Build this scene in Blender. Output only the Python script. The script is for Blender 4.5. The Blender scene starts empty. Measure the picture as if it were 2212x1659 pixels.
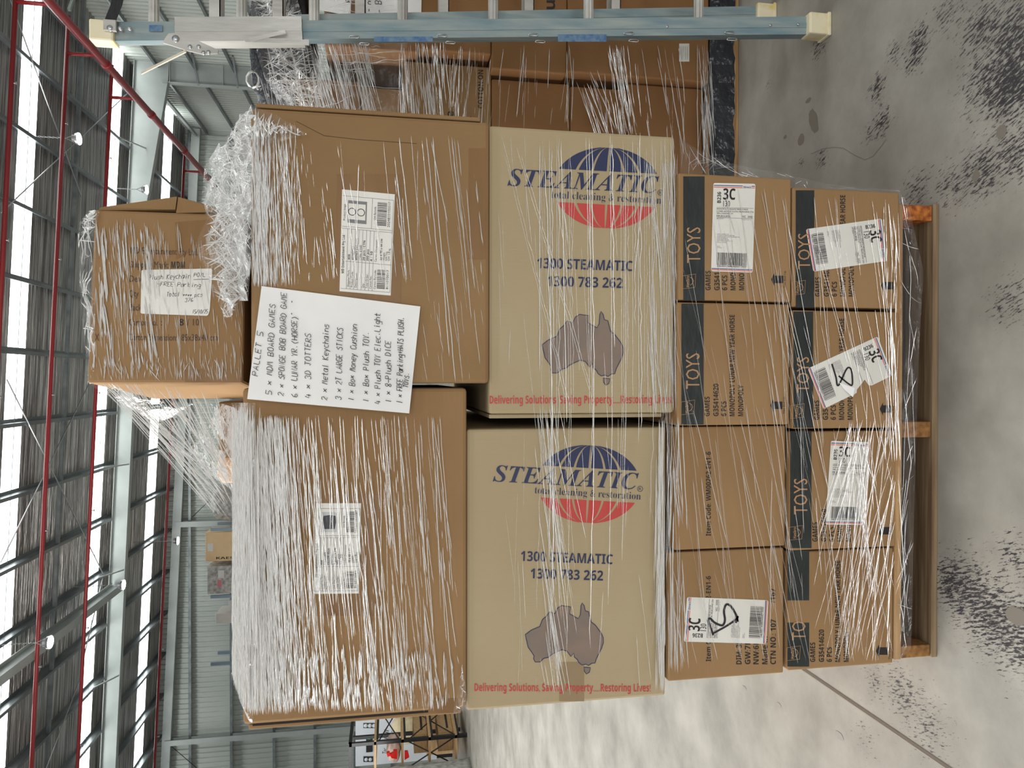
import bpy, bmesh, math, random
from mathutils import Vector, Matrix, noise
S = bpy.context.scene
COL = S.collection
rnd = random.Random(7)
# ------------------------------------------------------------------ camera
EYE = Vector((0, 0, 1.42)); PITCH = math.radians(9.7); YAW = math.radians(0.36); FPX = 1534.0
cp, sp = math.cos(PITCH), math.sin(PITCH)
FWD = Vector((-math.sin(YAW)*cp, math.cos(YAW)*cp, -sp)).normalized()
RGT = Vector((math.cos(YAW), math.sin(YAW), 0))
DWN = FWD.cross(RGT).normalized()
cam = bpy.data.cameras.new('camera'); cam.sensor_width = 36; cam.lens = 36*FPX/2212; cam.clip_start = .05; cam.clip_end = 300
co = bpy.data.objects.new('camera', cam); COL.objects.link(co)
M = Matrix.Identity(4)
for i in range(3):
    M[i][0] = DWN[i]; M[i][1] = RGT[i]; M[i][2] = -FWD[i]; M[i][3] = EYE[i]
co.matrix_world = M
S.camera = co
# ------------------------------------------------------------------ colour management, daylight
S.view_settings.view_transform = 'Standard'; S.view_settings.look = 'None'
S.view_settings.exposure = -0.12; S.view_settings.gamma = 1.0
S.view_settings.use_curve_mapping = False
SKYLIGHT = 6.0
w = bpy.data.worlds.new('world'); S.world = w; w.use_nodes = True
wn = w.node_tree.nodes; wl = w.node_tree.links
bgn = wn['Background']; bgn.inputs[0].default_value = (.93, .96, 1, 1); bgn.inputs[1].default_value = .22
def area(name, loc, rot, sx, sy, e, col=(1, 1, 1)):
    l = bpy.data.lights.new(name, 'AREA'); l.shape = 'RECTANGLE'; l.size = sx; l.size_y = sy; l.energy = e; l.color = col
    o = bpy.data.objects.new(name, l); o.location = loc; o.rotation_euler = rot; COL.objects.link(o); return o
# daylight through an open door on the left; front fill added behind the camera
area('daylight_side_door', (-9.5, 4.6, 3.4), (0, math.radians(-90), 0), 5.2, 6.5, 2100, (1, .98, .94))
area('rear_fill_light', (-1.0, -9, 2.9), (math.radians(90), 0, 0), 9, 5, 700, (1, .99, .97))
# ------------------------------------------------------------------ helpers
def lin(r, g=None, b=None):
    if g is None: g = b = r
    f = lambda c: (c/255/12.92) if c/255 <= .04045 else ((c/255+.055)/1.055)**2.4
    return (f(r), f(g), f(b), 1)
def ray(x, y):
    return FWD + RGT*((829.5-y)/FPX) + DWN*((x-1106)/FPX)
def onp(x, y, p0, n):
    d = ray(x, y); return EYE + d*((Vector(p0)-EYE).dot(n)/d.dot(n))
def P(x, y, Y): return onp(x, y, (0, Y, 0), Vector((0, 1, 0)))
def PZ(x, y, z=0): return onp(x, y, (0, 0, z), Vector((0, 0, 1)))
def PX(x, y, X): return onp(x, y, (X, 0, 0), Vector((1, 0, 0)))
class Plane:
    def __init__(s, p0, n): s.p0 = Vector(p0); s.n = Vector(n).normalized()
    def __call__(s, x, y, off=0.0): return onp(x, y, s.p0 + s.n*off, s.n)
def YP(Y): return Plane((0, Y, 0), (0, -1, 0))
class MB:
    def __init__(s): s.v = []; s.f = []; s.m = []; s.mats = []; s.sm = []
    def mi(s, mat):
        if mat not in s.mats: s.mats.append(mat)
        return s.mats.index(mat)
    def add(s, vs, fs, mat, smooth=False):
        b = len(s.v); s.v += [Vector(v) for v in vs]; k = s.mi(mat)
        for f in fs: s.f.append([i+b for i in f]); s.m.append(k); s.sm.append(smooth)
    def quad(s, a, b, c, d, mat): s.add([a, b, c, d], [(0, 1, 2, 3)], mat)
    def poly(s, pts, mat): s.add(pts, [tuple(range(len(pts)))], mat)
    def box(s, lo, hi, mat, bev=0, mtx=None):
        bm = bmesh.new(); bmesh.ops.create_cube(bm, size=1)
        lo = Vector(lo); hi = Vector(hi)
        for v in bm.verts: v.co = Vector([(lo[i]+hi[i])/2 + v.co[i]*(hi[i]-lo[i]) for i in range(3)])
        if bev: bmesh.ops.bevel(bm, geom=bm.edges[:], offset=bev, segments=2, affect='EDGES', profile=.5)
        s.bm(bm, mat, mtx)
    def bm(s, bm, mat, mtx=None, smooth=False):
        bm.verts.index_update()
        s.add([(mtx @ v.co if mtx else v.co) for v in bm.verts], [[v.index for v in f.verts] for f in bm.faces], mat, smooth); bm.free()
    def tube(s, pts, r, mat, n=8, caps=True, rr=None):
        pts = [Vector(p) for p in pts]; vs = []; fs = []
        for i, p in enumerate(pts):
            t = (pts[min(i+1, len(pts)-1)]-pts[max(i-1, 0)]).normalized()
            a = t.cross(Vector((0, 0, 1)) if abs(t.z) < .9 else Vector((1, 0, 0))).normalized(); b = t.cross(a)
            q = rr[i] if rr else r
            for k in range(n):
                th = 2*math.pi*k/n; vs.append(p + a*q*math.cos(th) + b*q*math.sin(th))
        for i in range(len(pts)-1):
            for k in range(n): fs.append((i*n+k, i*n+(k+1) % n, (i+1)*n+(k+1) % n, (i+1)*n+k))
        if caps: fs.append(tuple(range(n-1, -1, -1))); fs.append(tuple((len(pts)-1)*n+k for k in range(n)))
        s.add(vs, fs, mat, True)
    def bar(s, a, b, wx, wy, mat, up=(0, 0, 1)):
        a = Vector(a); b = Vector(b); t = (b-a).normalized(); u = t.cross(Vector(up)).normalized(); v = u.cross(t)
        vs = [p + u*sx*wx/2 + v*sy*wy/2 for p in (a, b) for sx, sy in ((-1, -1), (1, -1), (1, 1), (-1, 1))]
        s.add(vs, [(3, 2, 1, 0), (4, 5, 6, 7), (0, 1, 5, 4), (1, 2, 6, 5), (2, 3, 7, 6), (3, 0, 4, 7)], mat)
    def build(s, name, parent=None, loc=None, **props):
        base = Vector(loc) if loc is not None else (root_loc(parent) if parent else Vector((0, 0, 0)))
        me = bpy.data.meshes.new(name)
        me.from_pydata([tuple(v-base) for v in s.v], [], s.f)
        for m in s.mats: me.materials.append(m)
        me.polygons.foreach_set('material_index', s.m); me.polygons.foreach_set('use_smooth', s.sm)
        me.update()
        o = bpy.data.objects.new(name, me); COL.objects.link(o)
        if parent: o.parent = parent
        elif loc is not None: o.location = base
        for k, v in props.items(): o[k] = v
        return o
def root_loc(o):
    while o.parent: o = o.parent
    return o.location.copy()
def thing(name, label, cat, loc, group=None):
    o = bpy.data.objects.new(name, None); o.empty_display_size = .1; COL.objects.link(o); o.location = loc
    o['label'] = label; o['category'] = cat
    if group: o['group'] = group
    return o
def tag(o, label, cat, group=None):
    o['label'] = label; o['category'] = cat
    if group: o['group'] = group
    return o
# ------------------------------------------------------------------ materials
def mat(name, col, rough=.6, metal=0, spec=.5, **k):
    m = bpy.data.materials.new(name); m.use_nodes = True; b = m.node_tree.nodes['Principled BSDF']
    b.inputs['Base Color'].default_value = col; b.inputs['Roughness'].default_value = rough; b.inputs['Metallic'].default_value = metal
    b.inputs['Specular IOR Level'].default_value = spec
    return m
def nod(m, t, **k):
    n = m.node_tree.nodes.new(t)
    for a, v in k.items():
        if a in n.inputs: n.inputs[a].default_value = v
        else: setattr(n, a, v)
    return n
def L(m, a, b): m.node_tree.links.new(a, b)
def noisy(name, c1, c2, scale=(5, 5, 5), rough=.7, metal=0, bump=0, detail=6, lo=.35, hi=.65, bscale=None, bdist=.01, spec=.4, rot=(0, 0, 0), rrange=None):
    m = mat(name, c1, rough, metal, spec); b = m.node_tree.nodes['Principled BSDF']
    tc = nod(m, 'ShaderNodeTexCoord'); mp = nod(m, 'ShaderNodeMapping'); mp.inputs['Scale'].default_value = scale; mp.inputs['Rotation'].default_value = rot
    L(m, tc.outputs['Object'], mp.inputs['Vector'])
    n = nod(m, 'ShaderNodeTexNoise'); n.inputs['Scale'].default_value = 1; n.inputs['Detail'].default_value = detail; L(m, mp.outputs[0], n.inputs['Vector'])
    r = nod(m, 'ShaderNodeValToRGB'); r.color_ramp.elements[0].position = lo; r.color_ramp.elements[1].position = hi
    r.color_ramp.elements[0].color = c1; r.color_ramp.elements[1].color = c2
    L(m, n.outputs['Fac'], r.inputs['Fac']); L(m, r.outputs['Color'], b.inputs['Base Color'])
    if bump:
        src = n
        if bscale:
            m2 = nod(m, 'ShaderNodeMapping'); m2.inputs['Scale'].default_value = bscale; m2.inputs['Rotation'].default_value = rot; L(m, tc.outputs['Object'], m2.inputs['Vector'])
            src = nod(m, 'ShaderNodeTexNoise'); src.inputs['Scale'].default_value = 1; src.inputs['Detail'].default_value = 3; L(m, m2.outputs[0], src.inputs['Vector'])
        bp = nod(m, 'ShaderNodeBump'); bp.inputs['Strength'].default_value = bump; bp.inputs['Distance'].default_value = bdist
        L(m, src.outputs['Fac'], bp.inputs['Height']); L(m, bp.outputs['Normal'], b.inputs['Normal'])
    return m
def cardboard(name, c, dark=.86, flute='z'):
    c2 = (c[0]*dark, c[1]*dark*.98, c[2]*dark*.95, 1)
    m = noisy(name, c, c2, (2.2, 2.2, 2.2), .7, 0, 0, 5, .4, .62, spec=.12)
    b = m.node_tree.nodes['Principled BSDF']; tc = nod(m, 'ShaderNodeTexCoord'); mp = nod(m, 'ShaderNodeMapping')
    mp.inputs['Scale'].default_value = (6, 6, 160) if flute == 'x' else (160, 6, 6)
    L(m, tc.outputs['Object'], mp.inputs['Vector'])
    n = nod(m, 'ShaderNodeTexNoise'); n.inputs['Scale'].default_value = 1; n.inputs['Detail'].default_value = 4; L(m, mp.outputs[0], n.inputs['Vector'])
    bp = nod(m, 'ShaderNodeBump'); bp.inputs['Strength'].default_value = .25; bp.inputs['Distance'].default_value = .002
    L(m, n.outputs['Fac'], bp.inputs['Height']); L(m, bp.outputs['Normal'], b.inputs['Normal'])
    return m
M_BOX = cardboard('brown_cardboard', lin(145, 116, 82))
M_BOXB = cardboard('dull_brown_cardboard', lin(150, 119, 84), flute='x')
M_TOY = cardboard('toy_carton_cardboard', lin(154, 123, 88), flute='x')
M_STEAM = cardboard('tan_cardboard', lin(172, 156, 126), .94)
M_OLD = cardboard('darker_cardboard', lin(138, 102, 68))
M_EDGE = mat('cut_cardboard_edge', lin(205, 175, 135), .8)
M_GAP = mat('dark_flap_gap', lin(40, 32, 26), .9)
M_TAPE = noisy('brown_packing_tape', lin(134, 100, 62), lin(122, 90, 54), (3, 3, 20), .4, spec=.25)
M_BTAPE = noisy('black_printed_tape', lin(38, 42, 42), lin(50, 55, 54), (8, 8, 8), .35, spec=.3, bump=.2, bscale=(20, 20, 60))
M_INK = mat('black_ink', lin(32, 28, 28), .6)
M_GINK = mat('faded_print_ink', lin(70, 55, 45), .7)
M_NAVY = mat('navy_ink', lin(34, 42, 78), .6)
M_RED = mat('red_ink', lin(186, 62, 56), .6)
M_MAP = noisy('mauve_map_ink', lin(142, 118, 104), lin(122, 108, 98), (9, 9, 9), .6)
M_TAN = mat('tan_tape_lettering', lin(170, 130, 92), .4)
M_WHITE = noisy('white_paper', lin(232, 231, 229), lin(222, 221, 220), (5, 5, 5), .5, bump=.1, bscale=(9, 9, 9))
M_LABEL = noisy('label_paper', lin(226, 224, 218), lin(216, 213, 206), (6, 6, 6), .4)
M_BLUE = mat('label_blue', lin(45, 65, 130), .5); M_ORG = mat('label_red', lin(225, 90, 70), .5)
M_PEN = mat('black_pen', lin(24, 24, 30), .5)
M_GREY = mat('grey_print', lin(120, 120, 122), .6)
M_WOOD = noisy('pallet_timber', lin(196, 158, 108), lin(142, 104, 66), (3, 14, 60), .8, bump=.4, bscale=(6, 30, 120), bdist=.003)
M_WOODX = noisy('weathered_board', lin(150, 128, 100), lin(98, 76, 54), (2, 40, 40), .85, bump=.4, bscale=(4, 90, 90), bdist=.003)
M_ENDG = noisy('orange_end_grain', lin(196, 118, 52), lin(130, 66, 26), (60, 60, 60), .85, bump=.5, bscale=(150, 150, 150), bdist=.002)
M_ENDG2 = noisy('tan_end_grain', lin(160, 116, 66), lin(116, 78, 42), (60, 60, 60), .85, bump=.5, bscale=(150, 150, 150), bdist=.002)
M_CTAPE = mat('thin_clear_tape', lin(142, 120, 88), .35)
M_BLACK = mat('black_plastic', lin(22, 22, 24), .3)
def film_sheet_mat(name, op, bsc, bstr, tint=(1, 1, 1)):
    m = bpy.data.materials.new(name); m.use_nodes = True; nt = m.node_tree; nt.nodes.clear()
    out = nod(m, 'ShaderNodeOutputMaterial'); tr = nod(m, 'ShaderNodeBsdfTransparent'); gl = nod(m, 'ShaderNodeBsdfGlossy'); gl.inputs['Roughness'].default_value = .12
    df = nod(m, 'ShaderNodeBsdfDiffuse'); df.inputs['Color'].default_value = (.85, .85, .85, 1)
    tc = nod(m, 'ShaderNodeTexCoord'); mp = nod(m, 'ShaderNodeMapping'); mp.inputs['Scale'].default_value = bsc; L(m, tc.outputs['Object'], mp.inputs['Vector'])
    n = nod(m, 'ShaderNodeTexNoise'); n.inputs['Scale'].default_value = 1; n.inputs['Detail'].default_value = 5; L(m, mp.outputs[0], n.inputs['Vector'])
    bp = nod(m, 'ShaderNodeBump'); bp.inputs['Strength'].default_value = bstr; bp.inputs['Distance'].default_value = .02; L(m, n.outputs['Fac'], bp.inputs['Height'])
    L(m, bp.outputs[0], gl.inputs['Normal'])
    m1 = nod(m, 'ShaderNodeMixShader'); m2 = nod(m, 'ShaderNodeMixShader'); m1.inputs[0].default_value = .55
    L(m, gl.outputs[0], m1.inputs[1]); L(m, df.outputs[0], m1.inputs[2])
    fr = nod(m, 'ShaderNodeFresnel'); fr.inputs['IOR'].default_value = 1.25; L(m, bp.outputs[0], fr.inputs['Normal'])
    ad = nod(m, 'ShaderNodeMath'); ad.operation = 'MULTIPLY_ADD'; ad.inputs[1].default_value = .5; ad.inputs[2].default_value = op; ad.use_clamp = True; L(m, fr.outputs[0], ad.inputs[0])
    L(m, ad.outputs[0], m2.inputs[0]); L(m, tr.outputs[0], m2.inputs[1]); L(m, m1.outputs[0], m2.inputs[2]); L(m, m2.outputs[0], out.inputs['Surface'])
    return m
M_FILM = film_sheet_mat('clear_stretch_film', .05, (25, 25, 25), .5)
M_FILM2 = film_sheet_mat('crumpled_stretch_film', .07, (40, 40, 40), .7)
def fold_mat(name, tfac, rough=.18):
    m = bpy.data.materials.new(name); m.use_nodes = True; nt = m.node_tree; nt.nodes.clear()
    out = nod(m, 'ShaderNodeOutputMaterial'); tr = nod(m, 'ShaderNodeBsdfTransparent'); gl = nod(m, 'ShaderNodeBsdfGlossy'); gl.inputs['Roughness'].default_value = rough
    df = nod(m, 'ShaderNodeBsdfDiffuse'); df.inputs['Color'].default_value = (.97, .96, .95, 1)  # milky bunched film; its highlights are partly put into this white
    a = nod(m, 'ShaderNodeMixShader'); a.inputs[0].default_value = .45; L(m, gl.outputs[0], a.inputs[1]); L(m, df.outputs[0], a.inputs[2])
    b = nod(m, 'ShaderNodeMixShader'); b.inputs[0].default_value = 1-tfac; L(m, tr.outputs[0], b.inputs[1]); L(m, a.outputs[0], b.inputs[2]); L(m, b.outputs[0], out.inputs['Surface'])
    return m
M_FOLD = fold_mat('film_fold', .12)
M_FOLD2 = fold_mat('film_fold_faint', .58)
M_STEEL = noisy('grey_painted_steel', lin(176, 182, 180), lin(166, 172, 170), (2, 2, 2), .45, .2, spec=.5)
M_PURL = noisy('galvanised_purlin', lin(150, 156, 158), lin(120, 126, 130), (3, 1, 3), .35, .7)
M_CLAD = noisy('wall_cladding', lin(188, 194, 188), lin(176, 182, 176), (.6, .6, .4), .45, .1)
M_PIPE = mat('red_pipe_paint', lin(148, 40, 44), .4)
M_GALV = mat('galvanised_steel', lin(190, 192, 194), .3, .8)
M_ALU = noisy('worn_aluminium', lin(205, 203, 198), lin(170, 168, 162), (12, 12, 3), .42, .45, bump=.15, bscale=(40, 40, 8))
M_FIBRE = noisy('blue_fibreglass', lin(106, 130, 140), lin(150, 158, 154), (30, 30, 4), .5, 0, bump=.15, bscale=(80, 80, 8), lo=.3, hi=.7)
M_FOOT = noisy('worn_yellow_foot', lin(222, 212, 182), lin(204, 178, 70), (18, 18, 18), .6, lo=.5, hi=.75)
# ------------------------------------------------------------------ text
_T = {}
def text_mesh(s, off=0.0, shear=0.0, sp=1.0):
    k = (s, off, shear, sp)
    if k in _T: return _T[k]
    c = bpy.data.curves.new('t', 'FONT'); c.body = s; c.offset = off; c.shear = shear; c.space_character = sp; c.resolution_u = 2; c.fill_mode = 'FRONT'
    o = bpy.data.objects.new('t', c); COL.objects.link(o); dg = bpy.context.evaluated_depsgraph_get(); me = o.evaluated_get(dg).to_mesh()
    vs = [(v.co.x, v.co.y) for v in me.vertices]; fs = [tuple(p.vertices) for p in me.polygons]
    o.evaluated_get(dg).to_mesh_clear(); bpy.data.objects.remove(o); bpy.data.curves.remove(c)
    _T[k] = (vs, fs); return _T[k]
ALPHA_B = {}
for i in range(26):
    ALPHA_B[chr(65+i)] = chr(0x1D468+i); ALPHA_B[chr(97+i)] = chr(0x1D482+i)      # bold italic serif
SER = {}
for i in range(26): SER[chr(65+i)] = chr(0x1D400+i); SER[chr(97+i)] = chr(0x1D41A+i)   # upright serif
BLD = {}
for i in range(26): BLD[chr(65+i)] = chr(0x1D5D4+i); BLD[chr(97+i)] = chr(0x1D5EE+i)
for i in range(10): BLD[str(i)] = chr(0x1D7EC+i)
def ptext(mb, s, p0, p1, cap, pl, mt, off=.0, style=None, shear=0, lift=.0008, T=None):
    """letters laid on the plane pl from pixel p0 to pixel p1, cap = capital height in pixels"""
    if off > 0.001 and not style: style = 'sb'
    off = min(off, 0)
    if style == 'sb': s2 = ''.join(BLD.get(c, c) for c in s); ch = BLD['E']
    elif style == 'bi': s2 = ''.join(ALPHA_B.get(c, c) for c in s); capu = 'A'; ch = ALPHA_B['E']
    elif style == 'ser': s2 = ''.join(SER.get(c, c) for c in s); ch = SER['E']
    else: s2 = s; ch = 'E'
    vs, fs = text_mesh(s2, off, shear)
    if not vs: return
    hv = text_mesh(ch, 0)[0]; H = max(v[1] for v in hv)
    x0 = min(v[0] for v in vs); x1 = max(v[0] for v in vs)
    dx, dy = p1[0]-p0[0], p1[1]-p0[1]; Lp = math.hypot(dx, dy); ux, uy = dx/Lp, dy/Lp; nx, ny = uy, -ux
    out = []
    for (a, b) in vs:
        t = (a-x0)/(x1-x0)*Lp; h = b/H*cap; q = (p0[0]+ux*t+nx*h, p0[1]+uy*t+ny*h)
        if T: q = T(*q)
        out.append(pl(q[0], q[1], lift))
    mb.add(out, fs, mt)
def fillpoly(mb, pts, pl, mt, lift=.0008, T=None):
    bm = bmesh.new(); vv = []
    for p in pts:
        q = T(*p) if T else p; vv.append(bm.verts.new(pl(q[0], q[1], lift)))
    f = bm.faces.new(vv); f.normal_update(); bmesh.ops.triangulate(bm, faces=[f]); mb.bm(bm, mt)
def rect(mb, x0, y0, x1, y1, pl, mt, lift=.0008, T=None):
    fillpoly(mb, [(x0, y0), (x1, y0), (x1, y1), (x0, y1)], pl, mt, lift, T)
def stroke(mb, pts, wpx, pl, mt, lift=.0012, T=None, closed=False):
    if T: pts = [T(*p) for p in pts]
    n = len(pts)
    if closed: pts = pts + [pts[0]]; n += 1
    vs = []; fs = []
    for i, p in enumerate(pts):
        a = pts[max(i-1, 0)]; b = pts[min(i+1, n-1)]
        if closed and i in (0, n-1): a = pts[n-2]; b = pts[1]
        dx, dy = b[0]-a[0], b[1]-a[1]; l = math.hypot(dx, dy) or 1; nx, ny = -dy/l*wpx/2, dx/l*wpx/2
        vs += [pl(p[0]+nx, p[1]+ny, lift), pl(p[0]-nx, p[1]-ny, lift)]
    for i in range(n-1): fs.append((2*i, 2*i+1, 2*i+3, 2*i+2))
    mb.add(vs, fs, mt)
GL = dict(A="02 28 42|14 34", B="02 08 38 47 35 05|35 43 32 02", C="47 38 18 06 04 12 32 43", D="02 08 28 46 44 22 02", E="48 08 02 42|05 35", F="48 08 02|05 35",
 G="47 38 18 06 04 12 32 43 45 25", H="02 08|42 48|05 45", I="22 28", J="08 48|28 23 12 03", K="02 08|48 05 42", L="08 03 12 42", M="02 18 24 38 42", N="02 08 42 48",
 O="18 06 04 12 32 44 46 38 18", P="02 08 38 46 35 05", R="02 08 38 46 35 05 42", S="47 38 17 06 35 43 32 12 03", T="08 48|28 22", U="08 03 12 32 43 48", Y="08 25 48|25 22",
 a="46 16 04 12 32 46|46 42", b="08 02|04 26 46 43 22 02", c="46 16 04 12 42", e="04 44 46 16 04 12 42", g="46 16 04 13 43|46 40 00", h="08 02|05 26 45 42", i="26 22|27 28",
 k="08 02|36 04 32", l="28 22", m="06 02|05 16 25 22|25 36 45 42", n="06 02|05 26 45 42", o="16 04 12 32 44 36 16", p="06 00|05 36 44 32 03", r="06 02|05 36", s="46 16 05 44 32 02", t="28 22 42|06 46",
 u="06 03 12 32 46|46 42", y="06 23|46 10", x="03 46|06 43")
GL.update({'0': GL['O'], '1': "22 28", '2': "07 18 38 46 02 42", '3': "07 18 38 46 25 44 32 12 03", '4': "18 04 44|36 32", '5': "48 08 05 35 44 43 32 02", '6': "38 06 03 12 32 43 34 04", '7': "08 48 12",
 '8': "25 06 18 38 46 25 03 12 32 43 25", '.': "22 23", '(': "38 15 14 31", ')': "18 35 34 11", '"': "17 18|27 28", '-': "05 45", '+': "05 45|27 23", '/': "02 48", '~': "04 16 22 36 44 36 22 46"})
def hand(mb, s, p0, p1, cap, wpx, pl, mt=None, shear=.18):
    dx, dy = p1[0]-p0[0], p1[1]-p0[1]; Lp = math.hypot(dx, dy); ux, uy = dx/Lp, dy/Lp; nx, ny = uy, -ux
    adv = Lp/max(1, len(s)); h = cap/6
    for i, c in enumerate(s):
        g = GL.get(c)
        if not g: continue
        j = rnd.uniform(-.5, .5)
        for st in g.split('|'):
            pts = []
            for q in st.split():
                a = float(q[0]) + rnd.uniform(-.22, .22); b = float(q[1])-2 + rnd.uniform(-.22, .22)
                t = (i + .08 + a/4*.72)*adv + b*h*shear; hh = b*h + j
                pts.append((p0[0]+ux*t+nx*hh, p0[1]+uy*t+ny*hh))
            stroke(mb, pts, wpx, pl, mt or M_PEN, .0016)
def quadmap(TL, TR, BR, BL):
    def f(s, t):
        return tuple((TL[i]*(1-s)+TR[i]*s)*(1-t) + (BL[i]*(1-s)+BR[i]*s)*t for i in (0, 1))
    return f
# ------------------------------------------------------------------ the building shell
ROOF0, SL = 9.39, .047
def rz(X, d=0): return ROOF0 - SL*X - d
def roofpt(x, y, d=0):
    n = Vector((SL, 0, 1)); return onp(x, y, (0, 0, ROOF0-d), n)
XR, YB, XL, YF = 9.35, 28.2, -26, -14
# floor with scuffs
spots = [(2180, 85, .2, .85), (2140, 170, .2, .8), (2200, 125, .2, .9), (2120, 60, .15, .8), (1985, 85, .09, .9), (1975, 125, .08, .9), (1930, 110, .08, .7), (1895, 190, .07, .95), (1905, 265, .09, .85), (1880, 290, .08, .7),
 (1770, 100, .09, .8), (1660, 185, .04, .9), (1730, 350, .05, .8), (1775, 345, .07, .8), (1980, 410, .12, .7), (2060, 400, .14, .7), (2120, 370, .15, .8), (2190, 330, .15, .8), (2185, 180, .18, 1), (2050, 20, .12, .7),
 (2090, 1280, .2, .85), (2060, 1260, .14, .9), (2140, 1330, .22, .85), (2190, 1370, .2, .85), (2040, 1230, .1, .7), (1890, 1470, .12, .6), (1950, 1500, .15, .7), (2000, 1560, .2, .6), (1870, 1590, .15, .45), (2180, 650, .12, .7), (2190, 1200, .12, .7), (1760, 1290, .1, .6)]
spots = [(PZ(x, y), r*.66, s) for x, y, r, s in spots]
bm = bmesh.new(); N = 150
gx = lambda i: -2.6 + 5.6*i/N; gy = lambda j: .55 + 3.6*j/N
vv = [[bm.verts.new((gx(i), gy(j), 0)) for j in range(N+1)] for i in range(N+1)]
for i in range(N):
    for j in range(N): bm.faces.new((vv[i][j], vv[i+1][j], vv[i+1][j+1], vv[i][j+1]))
def fq(a, b, c, d): bm.faces.new([bm.verts.new(p) for p in (a, b, c, d)])
x0, x1, y0, y1 = gx(0), gx(N), gy(0), gy(N)
fq((XL, YF, 0), (x0, YF, 0), (x0, YB, 0), (XL, YB, 0)); fq((x1, YF, 0), (XR, YF, 0), (XR, YB, 0), (x1, YB, 0))
fq((x0, YF, 0), (x1, YF, 0), (x1, y0, 0), (x0, y0, 0)); fq((x0, y1, 0), (x1, y1, 0), (x1, YB, 0), (x0, YB, 0))
me = bpy.data.meshes.new('floor'); bm.to_mesh(me); bm.free()
at = me.attributes.new('scuff', 'FLOAT', 'POINT')
for v in me.vertices:
    s = 0
    for p, r, k in spots:
        d = ((v.co.x-p.x)**2+(v.co.y-p.y)**2)/(r*r)
        if d < 5: s = max(s, k*math.exp(-d))
    at.data[v.index].value = s
M_FLOOR = mat('polished_concrete', lin(178, 172, 162), .42, 0, .4); m = M_FLOOR; b = m.node_tree.nodes['Principled BSDF']
tc = nod(m, 'ShaderNodeTexCoord')
n1 = nod(m, 'ShaderNodeTexNoise'); n1.inputs['Scale'].default_value = 2.6; n1.inputs['Detail'].default_value = 9; n1.inputs['Roughness'].default_value = .62; L(m, tc.outputs['Object'], n1.inputs['Vector'])
r1 = nod(m, 'ShaderNodeValToRGB'); r1.color_ramp.elements[0].position = .32; r1.color_ramp.elements[1].position = .68
r1.color_ramp.elements[0].color = lin(132, 128, 121); r1.color_ramp.elements[1].color = lin(172, 168, 160); L(m, n1.outputs['Fac'], r1.inputs['Fac'])
mp = nod(m, 'ShaderNodeMapping'); mp.vector_type = 'TEXTURE'; mp.inputs['Rotation'].default_value = (0, 0, math.radians(-68)); mp.inputs['Scale'].default_value = (1/42, 1/170, 1); L(m, tc.outputs['Object'], mp.inputs['Vector'])
n2 = nod(m, 'ShaderNodeTexNoise'); n2.inputs['Scale'].default_value = 1; n2.inputs['Detail'].default_value = 5; n2.inputs['Roughness'].default_value = .72; L(m, mp.outputs[0], n2.inputs['Vector'])
aa = nod(m, 'ShaderNodeAttribute'); aa.attribute_name = 'scuff'
ma = nod(m, 'ShaderNodeMath'); ma.operation = 'MULTIPLY_ADD'; ma.inputs[1].default_value = .31; L(m, aa.outputs['Fac'], ma.inputs[0]); L(m, n2.outputs['Fac'], ma.inputs[2])
r2 = nod(m, 'ShaderNodeValToRGB'); r2.color_ramp.elements[0].position = .70; r2.color_ramp.elements[1].position = .76; L(m, ma.outputs[0], r2.inputs['Fac'])
mx = nod(m, 'ShaderNodeMix'); mx.data_type = 'RGBA'; L(m, r2.outputs['Color'], mx.inputs['Factor']); L(m, r1.outputs['Color'], mx.inputs['A']); mx.inputs['B'].default_value = lin(58, 56, 60)
n3 = nod(m, 'ShaderNodeTexNoise'); n3.inputs['Scale'].default_value = 9; n3.inputs['Detail'].default_value = 8; L(m, tc.outputs['Object'], n3.inputs['Vector'])
r3 = nod(m, 'ShaderNodeValToRGB'); r3.color_ramp.elements[0].position = .64; r3.color_ramp.elements[1].position = .74; r3.color_ramp.elements[1].color = (.16, .16, .16, 1); L(m, n3.outputs['Fac'], r3.inputs['Fac'])
m3 = nod(m, 'ShaderNodeMix'); m3.data_type = 'RGBA'; L(m, r3.outputs['Color'], m3.inputs['Factor']); L(m, mx.outputs['Result'], m3.inputs['A']); m3.inputs['B'].default_value = lin(120, 112, 104)
L(m, m3.outputs['Result'], b.inputs['Base Color'])
bp = nod(m, 'ShaderNodeBump'); bp.inputs['Strength'].default_value = .12; bp.inputs['Distance'].default_value = .004; L(m, n1.outputs['Fac'], bp.inputs['Height']); L(m, bp.outputs[0], b.inputs['Normal'])
me.materials.append(M_FLOOR); fl = bpy.data.objects.new('floor', me); COL.objects.link(fl); fl['kind'] = 'structure'
M_JOINT = mat('joint_sealant', lin(96, 86, 76), .8)
mb = MB(); a = PZ(1700, 1421, .0012); c = PZ(2050, 1659, .0012); d = (c-a).normalized(); a -= d*.35; c += d*1.2; q = Vector((-d.y, d.x, 0))*.0045
mb.quad(a-q, c-q, c+q, a+q, M_JOINT); mb.quad(a-q*2.1, c-q*2.1, c-q*1.3, a-q*1.3, mat('joint_lip', lin(150, 142, 132), .7)); mb.build('trim_1', kind='structure')
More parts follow.
